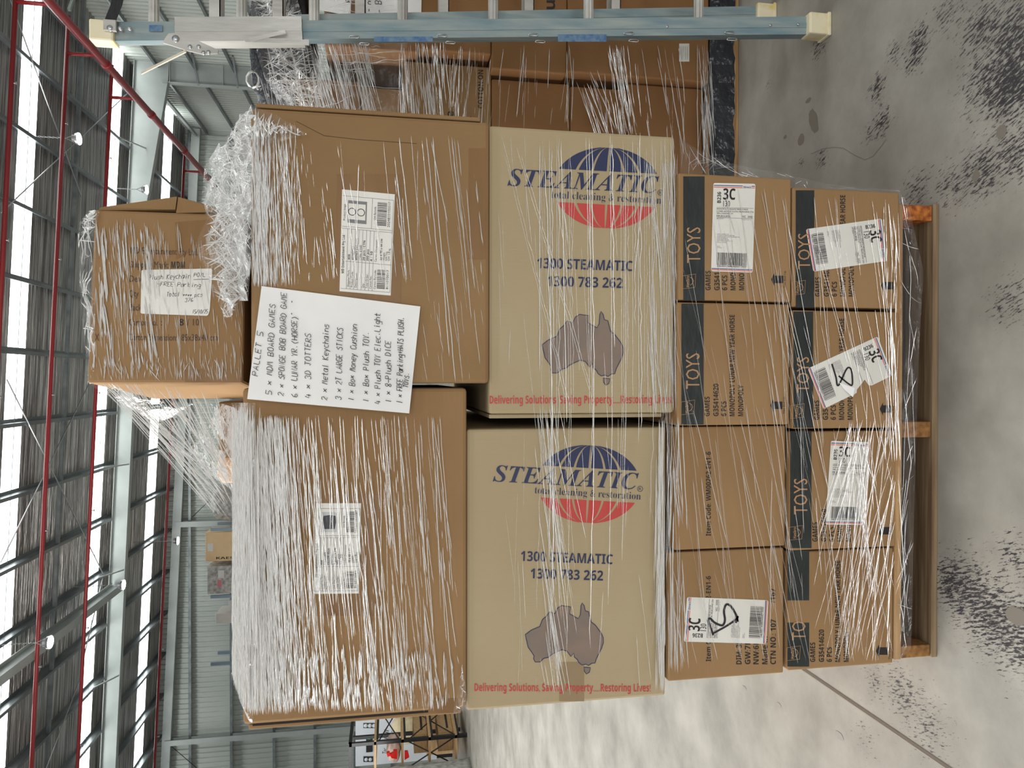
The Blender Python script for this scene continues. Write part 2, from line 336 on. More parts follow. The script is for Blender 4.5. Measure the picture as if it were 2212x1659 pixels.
# small oval stains and the painted mark: worn patches of the slab
mb = MB(); M_ST = mat('dark_floor_stain', lin(124, 117, 108), .5); M_ST2 = mat('pale_grey_floor_stain', lin(150, 146, 140), .45)
def blob(x, y, rx, ry, mt, ang=0):
    c = PZ(x, y, .0008); pts = []
    for k in range(22):
        t = 2*math.pi*k/22; r = 1+rnd.uniform(-.1, .1); u = math.cos(t)*rx*r; v = math.sin(t)*ry*r
        pts.append(c + Vector((u*math.cos(ang)-v*math.sin(ang), u*math.sin(ang)+v*math.cos(ang), 0)))
    mb.poly(pts, mt)
for a in [(1757, 262, .05, .022, M_ST, .4), (1730, 302, .02, .02, M_ST, 0), (2163, 285, .017, .014, M_ST, 0), (2108, 380, .014, .012, M_ST, 0), (1813, 1590, .012, .022, M_ST2, 0), (1683, 1524, .008, .016, M_ST2, 0), (1608, 1487, .008, .018, M_ST2, 0), (1746, 217, .008, .016, M_ST, 0), (2195, 1330, .02, .03, M_ST, 0), (1696, 296, .007, .011, M_ST, 0)]: blob(*a)
stroke(mb, [(1752, 333), (1775, 322), (1800, 318), (1822, 320), (1845, 335), (1868, 345), (1885, 338), (1900, 320), (1915, 300)], 1.2, lambda x, y, l: PZ(x, y, .0009), M_ST)
mb.build('trim_2', kind='structure')
# roof
SKY = [(16.5, 17.25), (21.2, 21.95), (25.8, 26.7), (11.8, 12.6), (7.1, 7.9), (2.4, 3.2), (-2.3, -1.5), (-7, -6.2)]
SKY.sort()
M_FOIL = noisy('reflective_foil_insulation', lin(196, 193, 190), lin(104, 98, 97), (.5, 13, 1), .33, .85, bump=1.0, bscale=(.9, 16, 1), bdist=.22, detail=4)  # pale and dark streaks put the foil's reflections into its colour
m = M_FOIL; b = m.node_tree.nodes['Principled BSDF']; tc = nod(m, 'ShaderNodeTexCoord')
M_SKY = bpy.data.materials.new('translucent_roof_sheet'); M_SKY.use_nodes = True; m = M_SKY; b = m.node_tree.nodes['Principled BSDF']
b.inputs['Base Color'].default_value = (.9, .93, .92, 1); b.inputs['Emission Color'].default_value = (.96, 1, .98, 1); b.inputs['Emission Strength'].default_value = SKYLIGHT
mb = MB(); y = YF
ys = [YF] + [v for s in SKY for v in s] + [YB+.3]
for i in range(0, len(ys), 2):
    a, c = ys[i], ys[i+1]
    mb.quad((XL, a, rz(XL)), (XR, a, rz(XR)), (XR, c, rz(XR)), (XL, c, rz(XL)), M_FOIL)
    mb.quad((XL, a, rz(XL)+.06), (XL, c, rz(XL)+.06), (XR, c, rz(XR)+.06), (XR, a, rz(XR)+.06), M_FOIL)
mb.build('ceiling', kind='structure')
for i, (a, c) in enumerate(SKY):
    mb = MB(); n = 8
    for k in range(n):   # ribbed sheet
        u, v = a+(c-a)*k/n, a+(c-a)*(k+1)/n; m_ = (u+v)/2; h = .015
        mb.quad((XL, u, rz(XL)), (XR, u, rz(XR)), (XR, m_, rz(XR)+h), (XL, m_, rz(XL)+h), M_SKY); mb.quad((XL, m_, rz(XL)+h), (XR, m_, rz(XR)+h), (XR, v, rz(XR)), (XL, v, rz(XL)), M_SKY)
    mid = (a+c)/2; mb.bar((XL, mid, rz(XL)-.02), (XR, mid, rz(XR)-.02), .02, .02, M_PURL)
    mb.build('window_%d' % (i+1), kind='structure')
tn = [2]
def trim(mb):
    tn[0] += 1; return mb.build('trim_%d' % tn[0], kind='structure')
# purlins (Z sections) along the building
for k in range(-22, 10):
    X = .60 + 1.56*k*.985
    if X > XR-.2 or X < XL: continue
    mb = MB(); z = rz(X)
    mb.box((X-.004, YF, z-.2), (X+.004, YB, z), M_PURL); mb.box((X-.075, YF, z-.205), (X+.004, YB, z-.195), M_PURL); mb.box((X, YF, z-.012), (X+.08, YB, z-.002), M_PURL); mb.box((X-.079, YF, z-.2), (X-.073, YB, z-.17), M_PURL)
    trim(mb)
# fly bracing (bridging) between purlins
for Y in (18.9, 14.0):
    mb = MB(); mb.bar((XL, Y, rz(XL, .16)), (XR, Y, rz(XR, .16)), .09, .07, M_PURL); trim(mb)
# portal frames: rafter with haunch and column
def ibeam(mb, pts_top, pts_bot, Y, wf, mt):
    for i in range(len(pts_top)-1):
        a, c = pts_top[i], pts_top[i+1]; d, e = pts_bot[i], pts_bot[i+1]
        mb.add([(a[0], Y-.006, a[1]), (c[0], Y-.006, c[1]), (e[0], Y-.006, e[1]), (d[0], Y-.006, d[1]), (a[0], Y+.006, a[1]), (c[0], Y+.006, c[1]), (e[0], Y+.006, e[1]), (d[0], Y+.006, d[1])], [(0, 1, 2, 3), (7, 6, 5, 4)], mt)
        for (u, v, s) in ((a, c, 1), (d, e, -1)):
            mb.add([(u[0], Y-wf, u[1]), (v[0], Y-wf, v[1]), (v[0], Y+wf, v[1]), (u[0], Y+wf, u[1]), (u[0], Y-wf, u[1]+.016), (v[0], Y-wf, v[1]+.016), (v[0], Y+wf, v[1]+.016), (u[0], Y+wf, u[1]+.016)], [(3, 2, 1, 0), (4, 5, 6, 7), (0, 1, 5, 4), (2, 3, 7, 6)], mt)
for Y in (22.3, 5.5, -10):
    if Y == 5.5: Y = 6.3
    mb = MB(); T_ = [(XL, rz(XL, .21)), (4.2, rz(4.2, .21)), (9.3, rz(9.3, .21))]; B_ = [(XL, rz(XL, .62)), (4.2, rz(4.2, .62)), (8.75, rz(8.75, 1.15))]; T_.append((9.3, rz(9.3, .22))); B_.append((9.3, rz(9.3, 1.15)))
    ibeam(mb, T_, B_, Y, .1, M_STEEL)
    trim(mb)
    mb = MB(); mb.box((8.68, Y-.1, 0), (8.70, Y+.1, 8.0), M_STEEL); mb.box((9.28, Y-.1, 0), (9.30, Y+.1, rz(9.3, .2)), M_STEEL); mb.box((8.7, Y-.006, 0), (9.28, Y+.006, rz(9.3, 1.17)), M_STEEL)
    mb.box((8.7, Y-.1, 7.78), (9.28, Y+.1, 7.80), M_STEEL); mb.box((8.7, Y-.1, 6.3), (9.28, Y+.1, 6.315), M_STEEL)
    for z in (7.0, 5.9): mb.bar((8.68, Y-.05, z), (9.3, Y-.75, z), .05, .05, M_PURL)
    trim(mb)
# fly braces from rafter to purlins
mb = MB()
for k in range(-16, 5):
    X = .60+1.56*k*.985
    if k % 2 == 0: mb.bar((X, 22.3, rz(X, .6)), (X, 21.45, rz(X, .2)), .035, .035, M_STEEL)
trim(mb)
# ridge / tie beam along the building on the left
mb = MB(); X = -6.0; mb.box((X-.1, YF, rz(X, .62)), (X+.1, 22.2, rz(X, .60)), M_STEEL); mb.box((X-.01, YF, rz(X, .60)), (X+.01, 22.2, rz(X, .3)), M_STEEL); mb.box((X-.1, YF, rz(X, .3)), (X+.1, 22.2, rz(X, .28)), M_STEEL); trim(mb)
# right wall: ribbed cladding, girts, foil above
def ribwall(a, c, z0, z1, pitch, d, mt, nrm, name):
    mb = MB(); a = Vector(a); c = Vector(c); Ln = (c-a).length; t = (c-a)/Ln; n = Vector(nrm); vs = []; k = int(Ln/pitch)
    for i in range(k):
        for f, h in ((0, 0), (.55, 0), (.68, d), (.87, d)):
            p = a + t*(i+f)*pitch + n*h; vs.append(p)
    vs.append(a+t*k*pitch); V = [(p.x, p.y, z0) for p in vs] + [(p.x, p.y, z1) for p in vs]; m_ = len(vs)
    mb.add(V, [(i, i+1, m_+i+1, m_+i) for i in range(m_-1)], mt)
    return mb.build(name, kind='structure')
ribwall((XR, YF, 0), (XR, YB+.1, 0), 0, rz(XR), .19, .045, M_CLAD, (-1, 0, 0), 'wall_right')
ribwall((XL, YB, 0), (XR, YB, 0), 0, rz(XL), .19, .05, M_CLAD, (0, -1, 0), 'wall_back')
for dz in (6.76, 5.7, 4.6, 3.5, 2.4, 1.3, .2):
    mb = MB(); z = 1.42+dz; X = XR-.03
    mb.box((X-.2, YF, z-.004), (X, YB, z+.004), M_PURL); mb.box((X-.2, YF, z-.06), (X-.194, YB, z), M_PURL); mb.box((X-.01, YF, z), (X-.004, YB, z+.07), M_PURL); trim(mb)
for dz in (7.4, 5.94, 4.4, 2.9, 1.4, 0):
    mb = MB(); z = 1.42+dz; Y = YB-.03
    mb.box((XL, Y-.2, z-.004), (XR-.2, Y, z+.004), M_PURL); mb.box((XL, Y-.2, z-.09), (XR-.2, Y-.19, z+.0), M_PURL); trim(mb)
for X in (-13.4, -5.35, 2.6, -21.4):
    mb = MB(); mb.box((X-.1, YB-.42, 0), (X+.1, YB-.4, rz(X, .4)), M_STEEL); mb.box((X-.01, YB-.4, 0), (X+.01, YB-.2, rz(X, .4)), M_STEEL); mb.box((X-.1, YB-.22, 0), (X+.1, YB-.2, rz(X, .4)), M_STEEL); trim(mb)
mb = MB(); mb.bar((XL, YB-.3, rz(XL, .45)), (XR-.1, YB-.3, rz(XR, .45)), .16, .3, M_STEEL); trim(mb)
# white tube struts near the right wall
mb = MB(); mb.bar((XR-.35, 23.0, 9.0-.45), (XR-.35, 27.9, 8.5), .09, .09, M_STEEL); mb.bar((8.5, 17.9, 8.72), (9.3, 18.3, 8.7), .06, .06, M_STEEL); trim(mb)
# wall rod bracing
mb = MB()
def rod(mb, x0, y0, x1, y1, d=.24, r=.014): mb.tube([roofpt(x0, y0, d), roofpt(x1, y1, d)], r, M_GALV, 6)
rod(mb, 22, 0, 176, 425); rod(mb, 290, 188, 2, 460); trim(mb)
mb = MB(); rod(mb, 15, 820, 224, 1242); rod(mb, 192, 830, 2, 1215); trim(mb)
mb = MB(); rod(mb, 222, 1250, 176, 1440); rod(mb, 175, 1460, 100, 1659); trim(mb)
mb = MB(); mb.tube([P(370, 1612, 27.9), P(425, 1659, 27.9)], .012, M_INK, 6); mb.tube([P(415, 1117, 27.9), P(490, 1045, 27.9)], .012, M_INK, 6); trim(mb)
# ------------------------------------------------------------------ sprinkler pipes
XP, ZP = 6.96, 7.62
def pipeY(X, z, y0, y1, r, label):
    t = thing('sprinkler_pipe', label, 'pipe', (X, y0, z)); mb = MB(); mb.tube([(X, y0, z), (X, y1, z)], r, M_PIPE, 14); mb.build('main_run', t)
    for y in range(int(y0)+2, int(y1), 3): mb = MB(); mb.tube([(X, y, z), (X, y+.12, z)], r*1.22, M_PIPE, 14); mb.build('coupling', t)
    for y in range(int(y0)+1, int(y1), 4): mb = MB(); mb.bar((X, y+.5, z), (X, y+.5, rz(X, .2)), .015, .015, M_GALV); mb.build('hanger', t)
    return t
mp_ = pipeY(XP, ZP, -6, 27.6, .085, 'thick red sprinkler main running along the eave beside the right wall')
def branch(Y, label, x1=-20):
    t = thing('branch_pipe', label, 'pipe', (XP, Y, ZP)); z = 8.59; SB = .05
    mb = MB(); mb.tube([(XP+.8, Y, z-SB*(XP+.8)), (x1, Y, z-SL*x1)], .042, M_PIPE, 10); mb.build('run', t)
    mb = MB(); zz = z-SB*XP; mb.tube([(XP, Y, ZP), (XP, Y, zz)], .038, M_PIPE, 10); mb.build('riser', t)
    X = XP-1.5
    while X > x1:
        mb = MB(); zc = z-SL*X
        mb.tube([(X, Y, zc), (X, Y, zc-.10)], .012, M_GALV, 6); mb.tube([(X, Y, zc-.10), (X, Y, zc-.11)], .03, M_GALV, 8); mb.build('sprinkler_head', t)
        X -= 2.9
branch(14.5, 'red sprinkler branch pipe nearest overhead, across the top corner')
branch(16.6, 'red sprinkler branch pipe crossing the roof just past the nearest skylight strip')
branch(19.0, 'red sprinkler branch pipe just before the middle skylight strip')
branch(25.3, 'red sprinkler branch pipe nearest the back wall')
# ------------------------------------------------------------------ high bay lamps
M_LAMP = mat('lamp_lens', (1, 1, 1, 1)); M_LAMP.node_tree.nodes['Principled BSDF'].inputs['Emission Color'].default_value = (.95, .98, 1, 1); M_LAMP.node_tree.nodes['Principled BSDF'].inputs['Emission Strength'].default_value = 14
for (px, py, Y, lab) in [(172, 300, 17, 'round high bay lamp hanging on a chain between the red pipes, nearest the eave'), (318, 410, 21.5, 'round high bay lamp glowing just above the top carton by the far eave'),
                         (385, 1168, 24.5, 'round high bay lamp farthest back, above the crate on the rack'), (268, 1263, 20, 'round high bay lamp hanging beside the grey rafter'), (110, 1387, 15.8, 'large bright round high bay lamp on a chain near the tie beam')]:
    c = P(px, py, Y); t = thing('high_bay_lamp', lab, 'lamp', c)
    def disc(r, h0, h1, r2, mt, name):
        bm = bmesh.new(); bmesh.ops.create_cone(bm, cap_ends=True, segments=28, radius1=r, radius2=r2, depth=h1-h0); mb = MB(); mb.bm(bm, mt, Matrix.Translation(c+Vector((0, 0, (h0+h1)/2))), False); mb.build(name, t)
    disc(.125, .0, .012, .125, M_LAMP, 'lens'); disc(.14, .013, .06, .13, M_GALV, 'housing'); disc(.08, .06, .13, .09, M_GALV, 'driver')
    mb = MB(); top = rz(c.x, .09); z = c.z+.28; k = 0
    mb.bar(c+Vector((-.1, 0, .07)), (c.x, c.y, z), .012, .012, M_GALV); mb.bar(c+Vector((.1, 0, .07)), (c.x, c.y, z), .012, .012, M_GALV)
    while z < top:
        o = Vector((.014, 0, 0)) if k % 2 else Vector((0, .014, 0)); a = Vector((c.x, c.y, z)); e = a+Vector((0, 0, .05))
        mb.tube([a-o*.4, a+o+Vector((0, 0, .012)), e+o-Vector((0, 0, .012)), e, e-o-Vector((0, 0, .012)), a-o+Vector((0, 0, .012))], .006, M_GALV, 4); z += .045; k += 1
    mb.bar((c.x, c.y, z-.05), (c.x, c.y, rz(c.x, .012)), .02, .02, M_GALV); mb.build('chain', t)
# ------------------------------------------------------------------ cartons of the near pallet
def span(x0, x1, y0, y1, Y):
    ym = (y0+y1)/2; xm = (x0+x1)/2
    zt = P(x0, ym, Y).z; zb = P(x1, ym, Y).z; Xr = P(xm, y0, Y).x; Xl = P(xm, y1, Y).x
    return Xl, Xr, zb, zt
def carton_body(mb, Xl, Xr, z0, z1, Y, dep, mt, bev=.004, seam=None):
    mb.box((Xl, Y, z0), (Xr, Y+dep, z1), mt, bev)
    # flap joint lines on the closed top and bottom, folded edge lines
    mb.box((Xl+.01, Y+dep/2-.001, z1-.0002), (Xr-.01, Y+dep/2+.001, z1+.0006), M_GAP)
def tp(mb, x0, y0, x1, y1, pl, T=None, mt=None): rect(mb, x0, y0, x1, y1, pl, mt or M_TAPE, .0005, T)
def shipping_label(parent, TL, TR, BR, BL, pl, torn=False, scrawl=None):
    q = quadmap(TL, TR, BR, BL); mb = MB()
    Lp = math.hypot(TR[0]-TL[0], TR[1]-TL[1]); Hp = math.hypot(BL[0]-TL[0], BL[1]-TL[1])
    r = .045; rt = r*Lp/Hp; pts = []
    for cx, cy, a0 in ((1-r, rt, -90), (1-r, 1-rt, 0), (r, 1-rt, 90), (r, rt, 180)):
        for k in range(5):
            a = math.radians(a0+k*22.5); pts.append((cx+r*math.cos(a), cy+rt*math.sin(a)))
    if torn:
        i = 10; pts = pts[:9] + [(.97, .63), (.9, .60), (.86, .55), (.80, .62), (.92, .70), (.99, .74)][::1] + pts[9:] if False else pts
        pts = [p for p in pts[:5]] + [(1, .30), (.96, .34), (.80, .36), (.86, .42), (.93, .50), (1, .52)] + pts[5:]
    fillpoly(mb, [q(*p) for p in pts], pl, M_LABEL, .0012)
    ln = lambda s0, t0, s1, t1, mt, w=1: stroke(mb, [q(s0, t0), q(s1, t1)], w, pl, mt, .0017)
    tx = lambda s, s0, s1, t, cap, mt=M_INK, off=0.0: ptext(mb, s, q(s0, t), q(s1, t), cap*Lp/91, pl, mt, off, lift=.0018)
    for t, mt in ((.028, M_BLUE), (.047, M_ORG), (.968, M_BLUE), (.982, M_ORG)):
        ln(.01, t, .70 if t < .5 else .99, t, mt, 1.6)
        if t < .5: ln(.91, t, .99, t, mt, 1.6)
    tx('Direct', .72, .90, .052, 4.4, M_BLUE, .01)
    tx('3C', .24, .53, .185, 24, M_INK, .02); tx('130', .25, .41, .262, 12, M_INK, 0)
    p0 = q(.19, .225); p1 = q(.19, .10); ptext(mb, 'B236', p0, p1, 8*Lp/91, pl, M_INK, .01, lift=.0018)
    ln(.1, .277, .97, .277, M_GREY, .7); ln(.1, .392, .97, .392, M_GREY, .7)
    e = .55 if torn else .84
    tx('MONOPOLY DREAMS MELBOURNE', .10, e, .300, 3.0); tx('LOWER GROUND FLOOR, MELBOURNE CEN', .10, .97 if not torn else .6, .326, 3.0); tx('298 LONSDALE ST', .10, .49, .350, 3.0); tx('MELBOURNE', .10, .43, .385, 4.4)
    if not torn: tx('VIC  3000', .70, .96, .385, 4.4); tx('ITEM 7 of 13', .70, .92, .412, 2.0, M_GREY)
    tx('REF 426473', .10, .26, .408, 2, M_GREY)
    for k in range(9): tx(['LAST: 280001 55', 'TO: MONOPOLY DREAMS MELBOURNE', 'LOWER GROUND FLOOR, MELBOURNE CEN', 'SHOP STREET ST', 'MELBOURNE VIC 3000', 'FROM: THE LEVEL GAMES PTY LTD', 'Delivered to Street Level', 'Signed', 'Print Name'][k], .12, (.40, .54, .66, .38, .40, .50, .36, .2, .24)[k], .58+.0155*k+(.03 if k > 6 else 0), 1.9, M_GREY)
    s = .13; rr = random.Random(3)
    while s < .86:
        wd = rr.choice((.006, .006, .011, .016)); rect(mb, 0, 0, 0, 0, pl, M_INK) if False else None
        a = [q(s, .785), q(s+wd, .785), q(s+wd, .925), q(s, .925)]; fillpoly(mb, a, pl, M_INK, .0018); s += wd+rr.choice((.006, .009, .013))
    tx('346300136884400073000', .14, .84, .948, 4.2)
    if scrawl == 'B':
        B = [(.02, .0), (.3, .35), (.42, .6)]
    o = mb.build('shipping_label', parent); o['label'] = 'white shipping label with red and blue stripes' + (', torn' if torn else '')
    return o
def scribble(parent, pts, wpx, pl, name='marker_letter'):
    mb = MB(); P_ = []
    for i in range(len(pts)-1):      # smooth with Catmull-Rom
        p = [pts[max(i-1, 0)], pts[i], pts[i+1], pts[min(i+2, len(pts)-1)]]
        for k in range(6):
            t = k/6; P_.append(tuple(.5*((2*p[1][j]) + (-p[0][j]+p[2][j])*t + (2*p[0][j]-5*p[1][j]+4*p[2][j]-p[3][j])*t*t + (-p[0][j]+3*p[1][j]-3*p[2][j]+p[3][j])*t**3) for j in (0, 1)))
    P_.append(pts[-1]); stroke(mb, P_, wpx, pl, M_PEN, .0024); return mb
def hasbro_mark(mb, pl, T):
    c = [(1471, 896), (1499, 893), (1501, 864), (1472, 868)]
    stroke(mb, c, 1.0, pl, M_TAN, .0014, T, True)
    ptext(mb, 'Hasbro', (1487, 892), (1487, 868), 6.5, pl, M_TAN, .005, T=T, lift=.0014)
    stroke(mb, [(1489, 888), (1494, 884), (1496, 879), (1494, 874), (1489, 871)], 1.2, pl, M_TAN, .0014, T)
def toy_print(mb, pl, dx, dy, hide=False, toys='TOYS'):
    T = lambda x, y: (x+dx, y+dy)
    tx = lambda s, x, y0, y1, cap, mt=M_INK, off=.008: ptext(mb, s, (x, y0), (x, y1), cap, pl, mt, off, T=T)
    tx('GAMES', 1533, 899, 857, 11); tx('G35414620', 1552, 899, 829, 11); tx('6 PCS', 1569, 899, 867, 11)
    tx('MONOPOLY LUNAR NEW YEAR HORSE', 1587, 899, 680, 11, off=.012); tx('MONOPOLY', 1605.5, 899, 832, 11, off=.012)
    fillpoly(mb, [(1664, 875.5), (1671, 861), (1671, 867.5), (1690, 867.5), (1690, 883.5), (1671, 883.5), (1671, 890)], pl, M_INK, .0008, T)
    tx('This End Up', 1695.5, 894, 857, 4.2, M_GINK, 0)
TOYS = [ # x0,x1,y0,y1, dx,dy, Y, label
 (1475, 1715, 380, 650, 2, -272, 1.652, 'toy carton with an upright white shipping label, upper row, at the right end'),
 (1462, 1712, 655, 918, 0, 0, 1.648, 'toy carton with no sticker, upper toy row beside the plain item code cartons'),
 (1718, 1943, 410, 665, 239, -258.5, 1.660, 'bottom row toy carton at the right end with a tilted sideways white label'),
 (1713, 1943, 672, 925, 236.6, 8, 1.656, 'bottom row toy carton with a torn tilted label and a marker letter'),
 (1706, 1936, 931, 1185, 233, 271, 1.656, 'bottom row toy carton with an upright white label, second from the left end'),
 (1700, 1930, 1188, 1441, 228, 531, 1.652, 'bottom row toy carton at the left end with a broken band of black tape'),
]
roots = []
def depth_for(px, py, z):      # distance at which pixel row px stands at height z
    d = ray(px, py); return (z-EYE.z)/d.z*d.y
PAL_TOP = P(1943, 537, 1.640).z
top1 = {}
for i, (x0, x1, y0, y1, dx, dy, Y, lab) in enumerate(TOYS):
    ym = (y0+y1)/2
    if i >= 2: Y = depth_for(x1, ym, PAL_TOP)
    else: Y = 1.640 if i == 0 else 1.646
    Xl, Xr, z0, z1 = span(x0, x1, y0, y1, Y); roots.append([x0, x1, y0, y1, dx, dy, Y, lab, Xl, Xr, z0, z1])
TOP1 = max(r[11] for r in roots[2:])
for k, r in enumerate(roots):
    if k >= 2: r[10] = PAL_TOP; r[11] = TOP1 - (0, 0, 0, .001, .001, .002)[k]
    else: r[10] = TOP1+.001
ROW1 = TOP1+.001
ROW2R = max(r[11] for r in roots[:2])
roots[0][11] = roots[1][11] = ROW2R
for r in roots: Y = r[6]; r[0] = r[0]
for i, (x0, x1, y0, y1, dx, dy, Y, lab, Xl, Xr, z0, z1) in enumerate(roots):
    t = thing('toy_carton', lab, 'carton', ((Xl+Xr)/2, Y+.55, z0), 'toy cartons on the near pallet'); pl = YP(Y); mb = MB()
    carton_body(mb, Xl, Xr, z0+.001, z1-.001, Y, 1.1, M_TOY); toy_print(mb, pl, dx, dy)
    mb.build('carton_body', t)
    mb = MB(); T = lambda x, y: (x+dx, y+dy); bx0 = max(1472+dx, x0+1); bx1 = 1520+dx
    if i == 5:
        rect(mb, bx0, y0+1, bx1, 1297, pl, M_BTAPE, .0006); rect(mb, bx0, 1345, bx1, y1-1, pl, M_BTAPE, .0006)
        ptext(mb, 'TO', (1740, 1383), (1740, 1342), 29, pl, M_TAN, 0, lift=.0014)
    else:
        rect(mb, bx0, y0+1, bx1, y1-1, pl, M_BTAPE, .0006)
        ptext(mb, 'TOYS', (1511+dx, 840+dy), (1511+dx, 763+dy), 29 if bx0-dx < 1476 else 26, pl, M_TAN, 0, lift=.0014)
    hasbro_mark(mb, pl, T)
    o = mb.build('tape', t); o['label'] = 'black tape printed in tan letters'
    if i == 0: shipping_label(t, (1541, 395), (1632, 397), (1626, 589), (1536, 586), pl)
    if i == 2: shipping_label(t, (1905, 472), (1916.6, 563.6), (1757, 587), (1741, 495), pl)
    if i == 3:
        sl = shipping_label(t, (1896, 726.7), (1928, 811), (1779, 883.6), (1745, 796), pl, True)
        scribble(t, [(1797, 786), (1800, 795), (1806, 815), (1811, 833), (1829, 797), (1838, 797), (1841, 812), (1841, 831), (1833, 829), (1812, 812)], 3.4, pl).build('marker_letter', sl)
        mb = MB(); c = [pl(x, y, l) for x, y, l in ((1812, 826, .002), (1846, 838, .012), (1848, 848, .018), (1842, 858, .010), (1824, 842, .004))]; mb.poly(c, M_WHITE); o = mb.build('torn_flap', sl)
    if i == 4: shipping_label(t, (1795, 952), (1877, 955), (1865, 1134), (1783, 1133), pl)
# plain item-code cartons
ITEM = [(1456, 1698, 921, 1184, 1.662, 'plain brown carton printed only with an item code, beside the sticker free toy carton'), (1443, 1700, 1188, 1463, 1.668, 'plain brown carton at the left end with a label and a big marker letter B')]
ITOP = []
for i, (x0, x1, y0, y1, Y, lab) in enumerate(ITEM):
    Xl, Xr, z0, z1 = span(x0, x1, y0, y1, Y); z0 = ROW1; ITOP.append(z1)
    t = thing('plain_carton', lab, 'carton', ((Xl+Xr)/2, Y+.55, z0)); pl = YP(Y); mb = MB(); carton_body(mb, Xl, Xr, z0+.001, z1-.001, Y, 1.1, M_TOY)
    if i == 0: ptext(mb, 'Item Code: WM00262-EN1-6', (1535.5, 1157.6), (1535.5, 975.7), 10.5, pl, M_INK, .002)
    else:
        ptext(mb, 'Item Code: WM00262-EN1-6', (1535.5, 1428.8), (1535.5, 1244.5), 10.5, pl, M_INK, .002)
        for s, x, ye in (('DIM: 39x39', 1602, 1360), ('GW:7KG', 1621, 1372), ('NW:6KG', 1639, 1372), ('Made in', 1658, 1375), ('CTN NO.: 107', 1676, 1338)): ptext(mb, s, (x, 1435), (x, ye), 11.7, pl, M_INK, .002)
        ptext(mb, '/167', (1675, 1302), (1675, 1271), 11.7, pl, M_INK, .002)
    mb.build('carton_body', t)
    if i == 1:
        sl = shipping_label(t, (1477, 1386), (1484, 1289.6), (1660, 1296.5), (1655, 1391), pl)
        scribble(t, [(1541, 1372), (1536, 1359), (1530, 1341), (1534, 1336), (1544, 1345), (1560, 1351), (1566, 1340), (1564, 1320), (1569, 1306), (1579, 1310), (1590, 1328), (1594, 1343)], 4.6, pl).build('marker_letter', sl)
        scribble(t, [(1541, 1368), (1570, 1352), (1590, 1338), (1594, 1331), (1590, 1346)], 4.0, pl).build('marker_letter', sl)
# the two restoration cartons lying on their sides
AUS = [(1320, 322), (1340, 350), (1352, 400), (1385, 410), (1400, 470), (1410, 510), (1450, 540), (1480, 580), (1510, 620), (1530, 665), (1532, 715), (1515, 770), (1490, 820), (1465, 870), (1450, 918), (1420, 920), (1385, 943), (1360, 930), (1320, 938), (1290, 915), (1275, 885), (1245, 860), (1240, 820), (1210, 855), (1170, 800), (1120, 788), (1070, 810), (1020, 835), (985, 865), (940, 875), (905, 910), (855, 910), (840, 880), (845, 850), (815, 805), (785, 765), (775, 720), (765, 680), (757, 640), (815, 595), (900, 558), (925, 490), (965, 455), (995, 412), (1050, 430), (1075, 375), (1115, 350), (1205, 362), (1195, 430), (1280, 478), (1302, 440), (1308, 350)]
TAS = [(1340, 960), (1405, 965), (1395, 1010), (1365, 1028), (1345, 1000)]
def steam_print(mb, pl, T):
    f = lambda p: (1000+p[0]/4.424, 600+p[1]/4.424)
    fillpoly(mb, [f(p) for p in AUS], pl, M_MAP, .0007, T); stroke(mb, [f(p) for p in AUS], 1.7, pl, M_NAVY, .0012, T, True)
    fillpoly(mb, [f(p) for p in TAS], pl, M_MAP, .0007, T); stroke(mb, [f(p) for p in TAS], 1.7, pl, M_NAVY, .0012, T, True)
    cx, cy, rx, ry, an = 1311.5, 406, 116, 88, math.radians(3.0)
    def E(m_, h): x = m_*rx*math.sqrt(max(0, 1-h*h)); y = -h*ry; return (cx+x*math.cos(an)-y*math.sin(an), cy+x*math.sin(an)+y*math.cos(an))
    for sgn, mt, h0 in ((1, M_NAVY, .41), (-1, M_RED, .41)):
        for m0, m1 in ((-1, -.66), (-.60, -.34), (-.29, -.025), (.025, .29), (.34, .60), (.66, 1)):
            n = 12; A = [E(m0, sgn*(h0+(.985-h0)*k/n)) for k in range(n+1)]; B = [E(m1, sgn*(h0+(.985-h0)*k/n)) for k in range(n+1)]
            pts = A+B[::-1]; q = [pl(*(T(*p) if T else p), .0008) for p in pts]
            mb.add(q, [(k, k+1, 2*n-k, 2*n+1-k) for k in range(n)], mt)
    tx = lambda s, a, b, cap, mt, off=0, st=None, sh=0: ptext(mb, s, a, b, cap, pl, mt, off, st, sh, .0014, T)
    tx('STEAMATIC', (1096, 400.6), (1422, 417.5), 36, M_NAVY, .0, 'bi')
    tx('total cleaning & restoration', (1190.3, 427.4), (1428.3, 440.4), 16, M_NAVY, -.012, 'ser')
    tx('R', (1424, 419), (1430, 419.3), 6, M_NAVY); stroke(mb, [(1427+6*math.cos(k*.5236), 416+6*math.sin(k*.5236)) for k in range(12)], 1, pl, M_NAVY, .0012, T, True)
    tx('1300 STEAMATIC', (1160, 578.9), (1366, 585.7), 22, M_NAVY, .014); tx('1300 783 262', (1182, 618), (1344.7, 622.5), 22, M_NAVY, .014)
    tx('Delivering Solutions, Saving Property.....Restoring Lives!', (1057.6, 872), (1453, 871), 17, M_RED, .01)
def sim(a, b, c, d):
    za, zb, zc, zd = (complex(*p) for p in (a, b, c, d)); k = (zd-zc)/(zb-za)
    return lambda x, y: (lambda w_: (w_.real, w_.imag))(zc+k*(complex(x, y)-za))
Tlow = sim((1204.6, 363.7), (1057.6, 872), (1169, 1004.6), (1025, 1493))
st = [(1056, 1468, 283, 893, 1.660, None, 'tan restoration company carton on its side with the globe logo, the right one'), (1008, 1430, 925, 1520, 1.680, Tlow, 'tan restoration company carton on its side with the globe logo, the left one')]
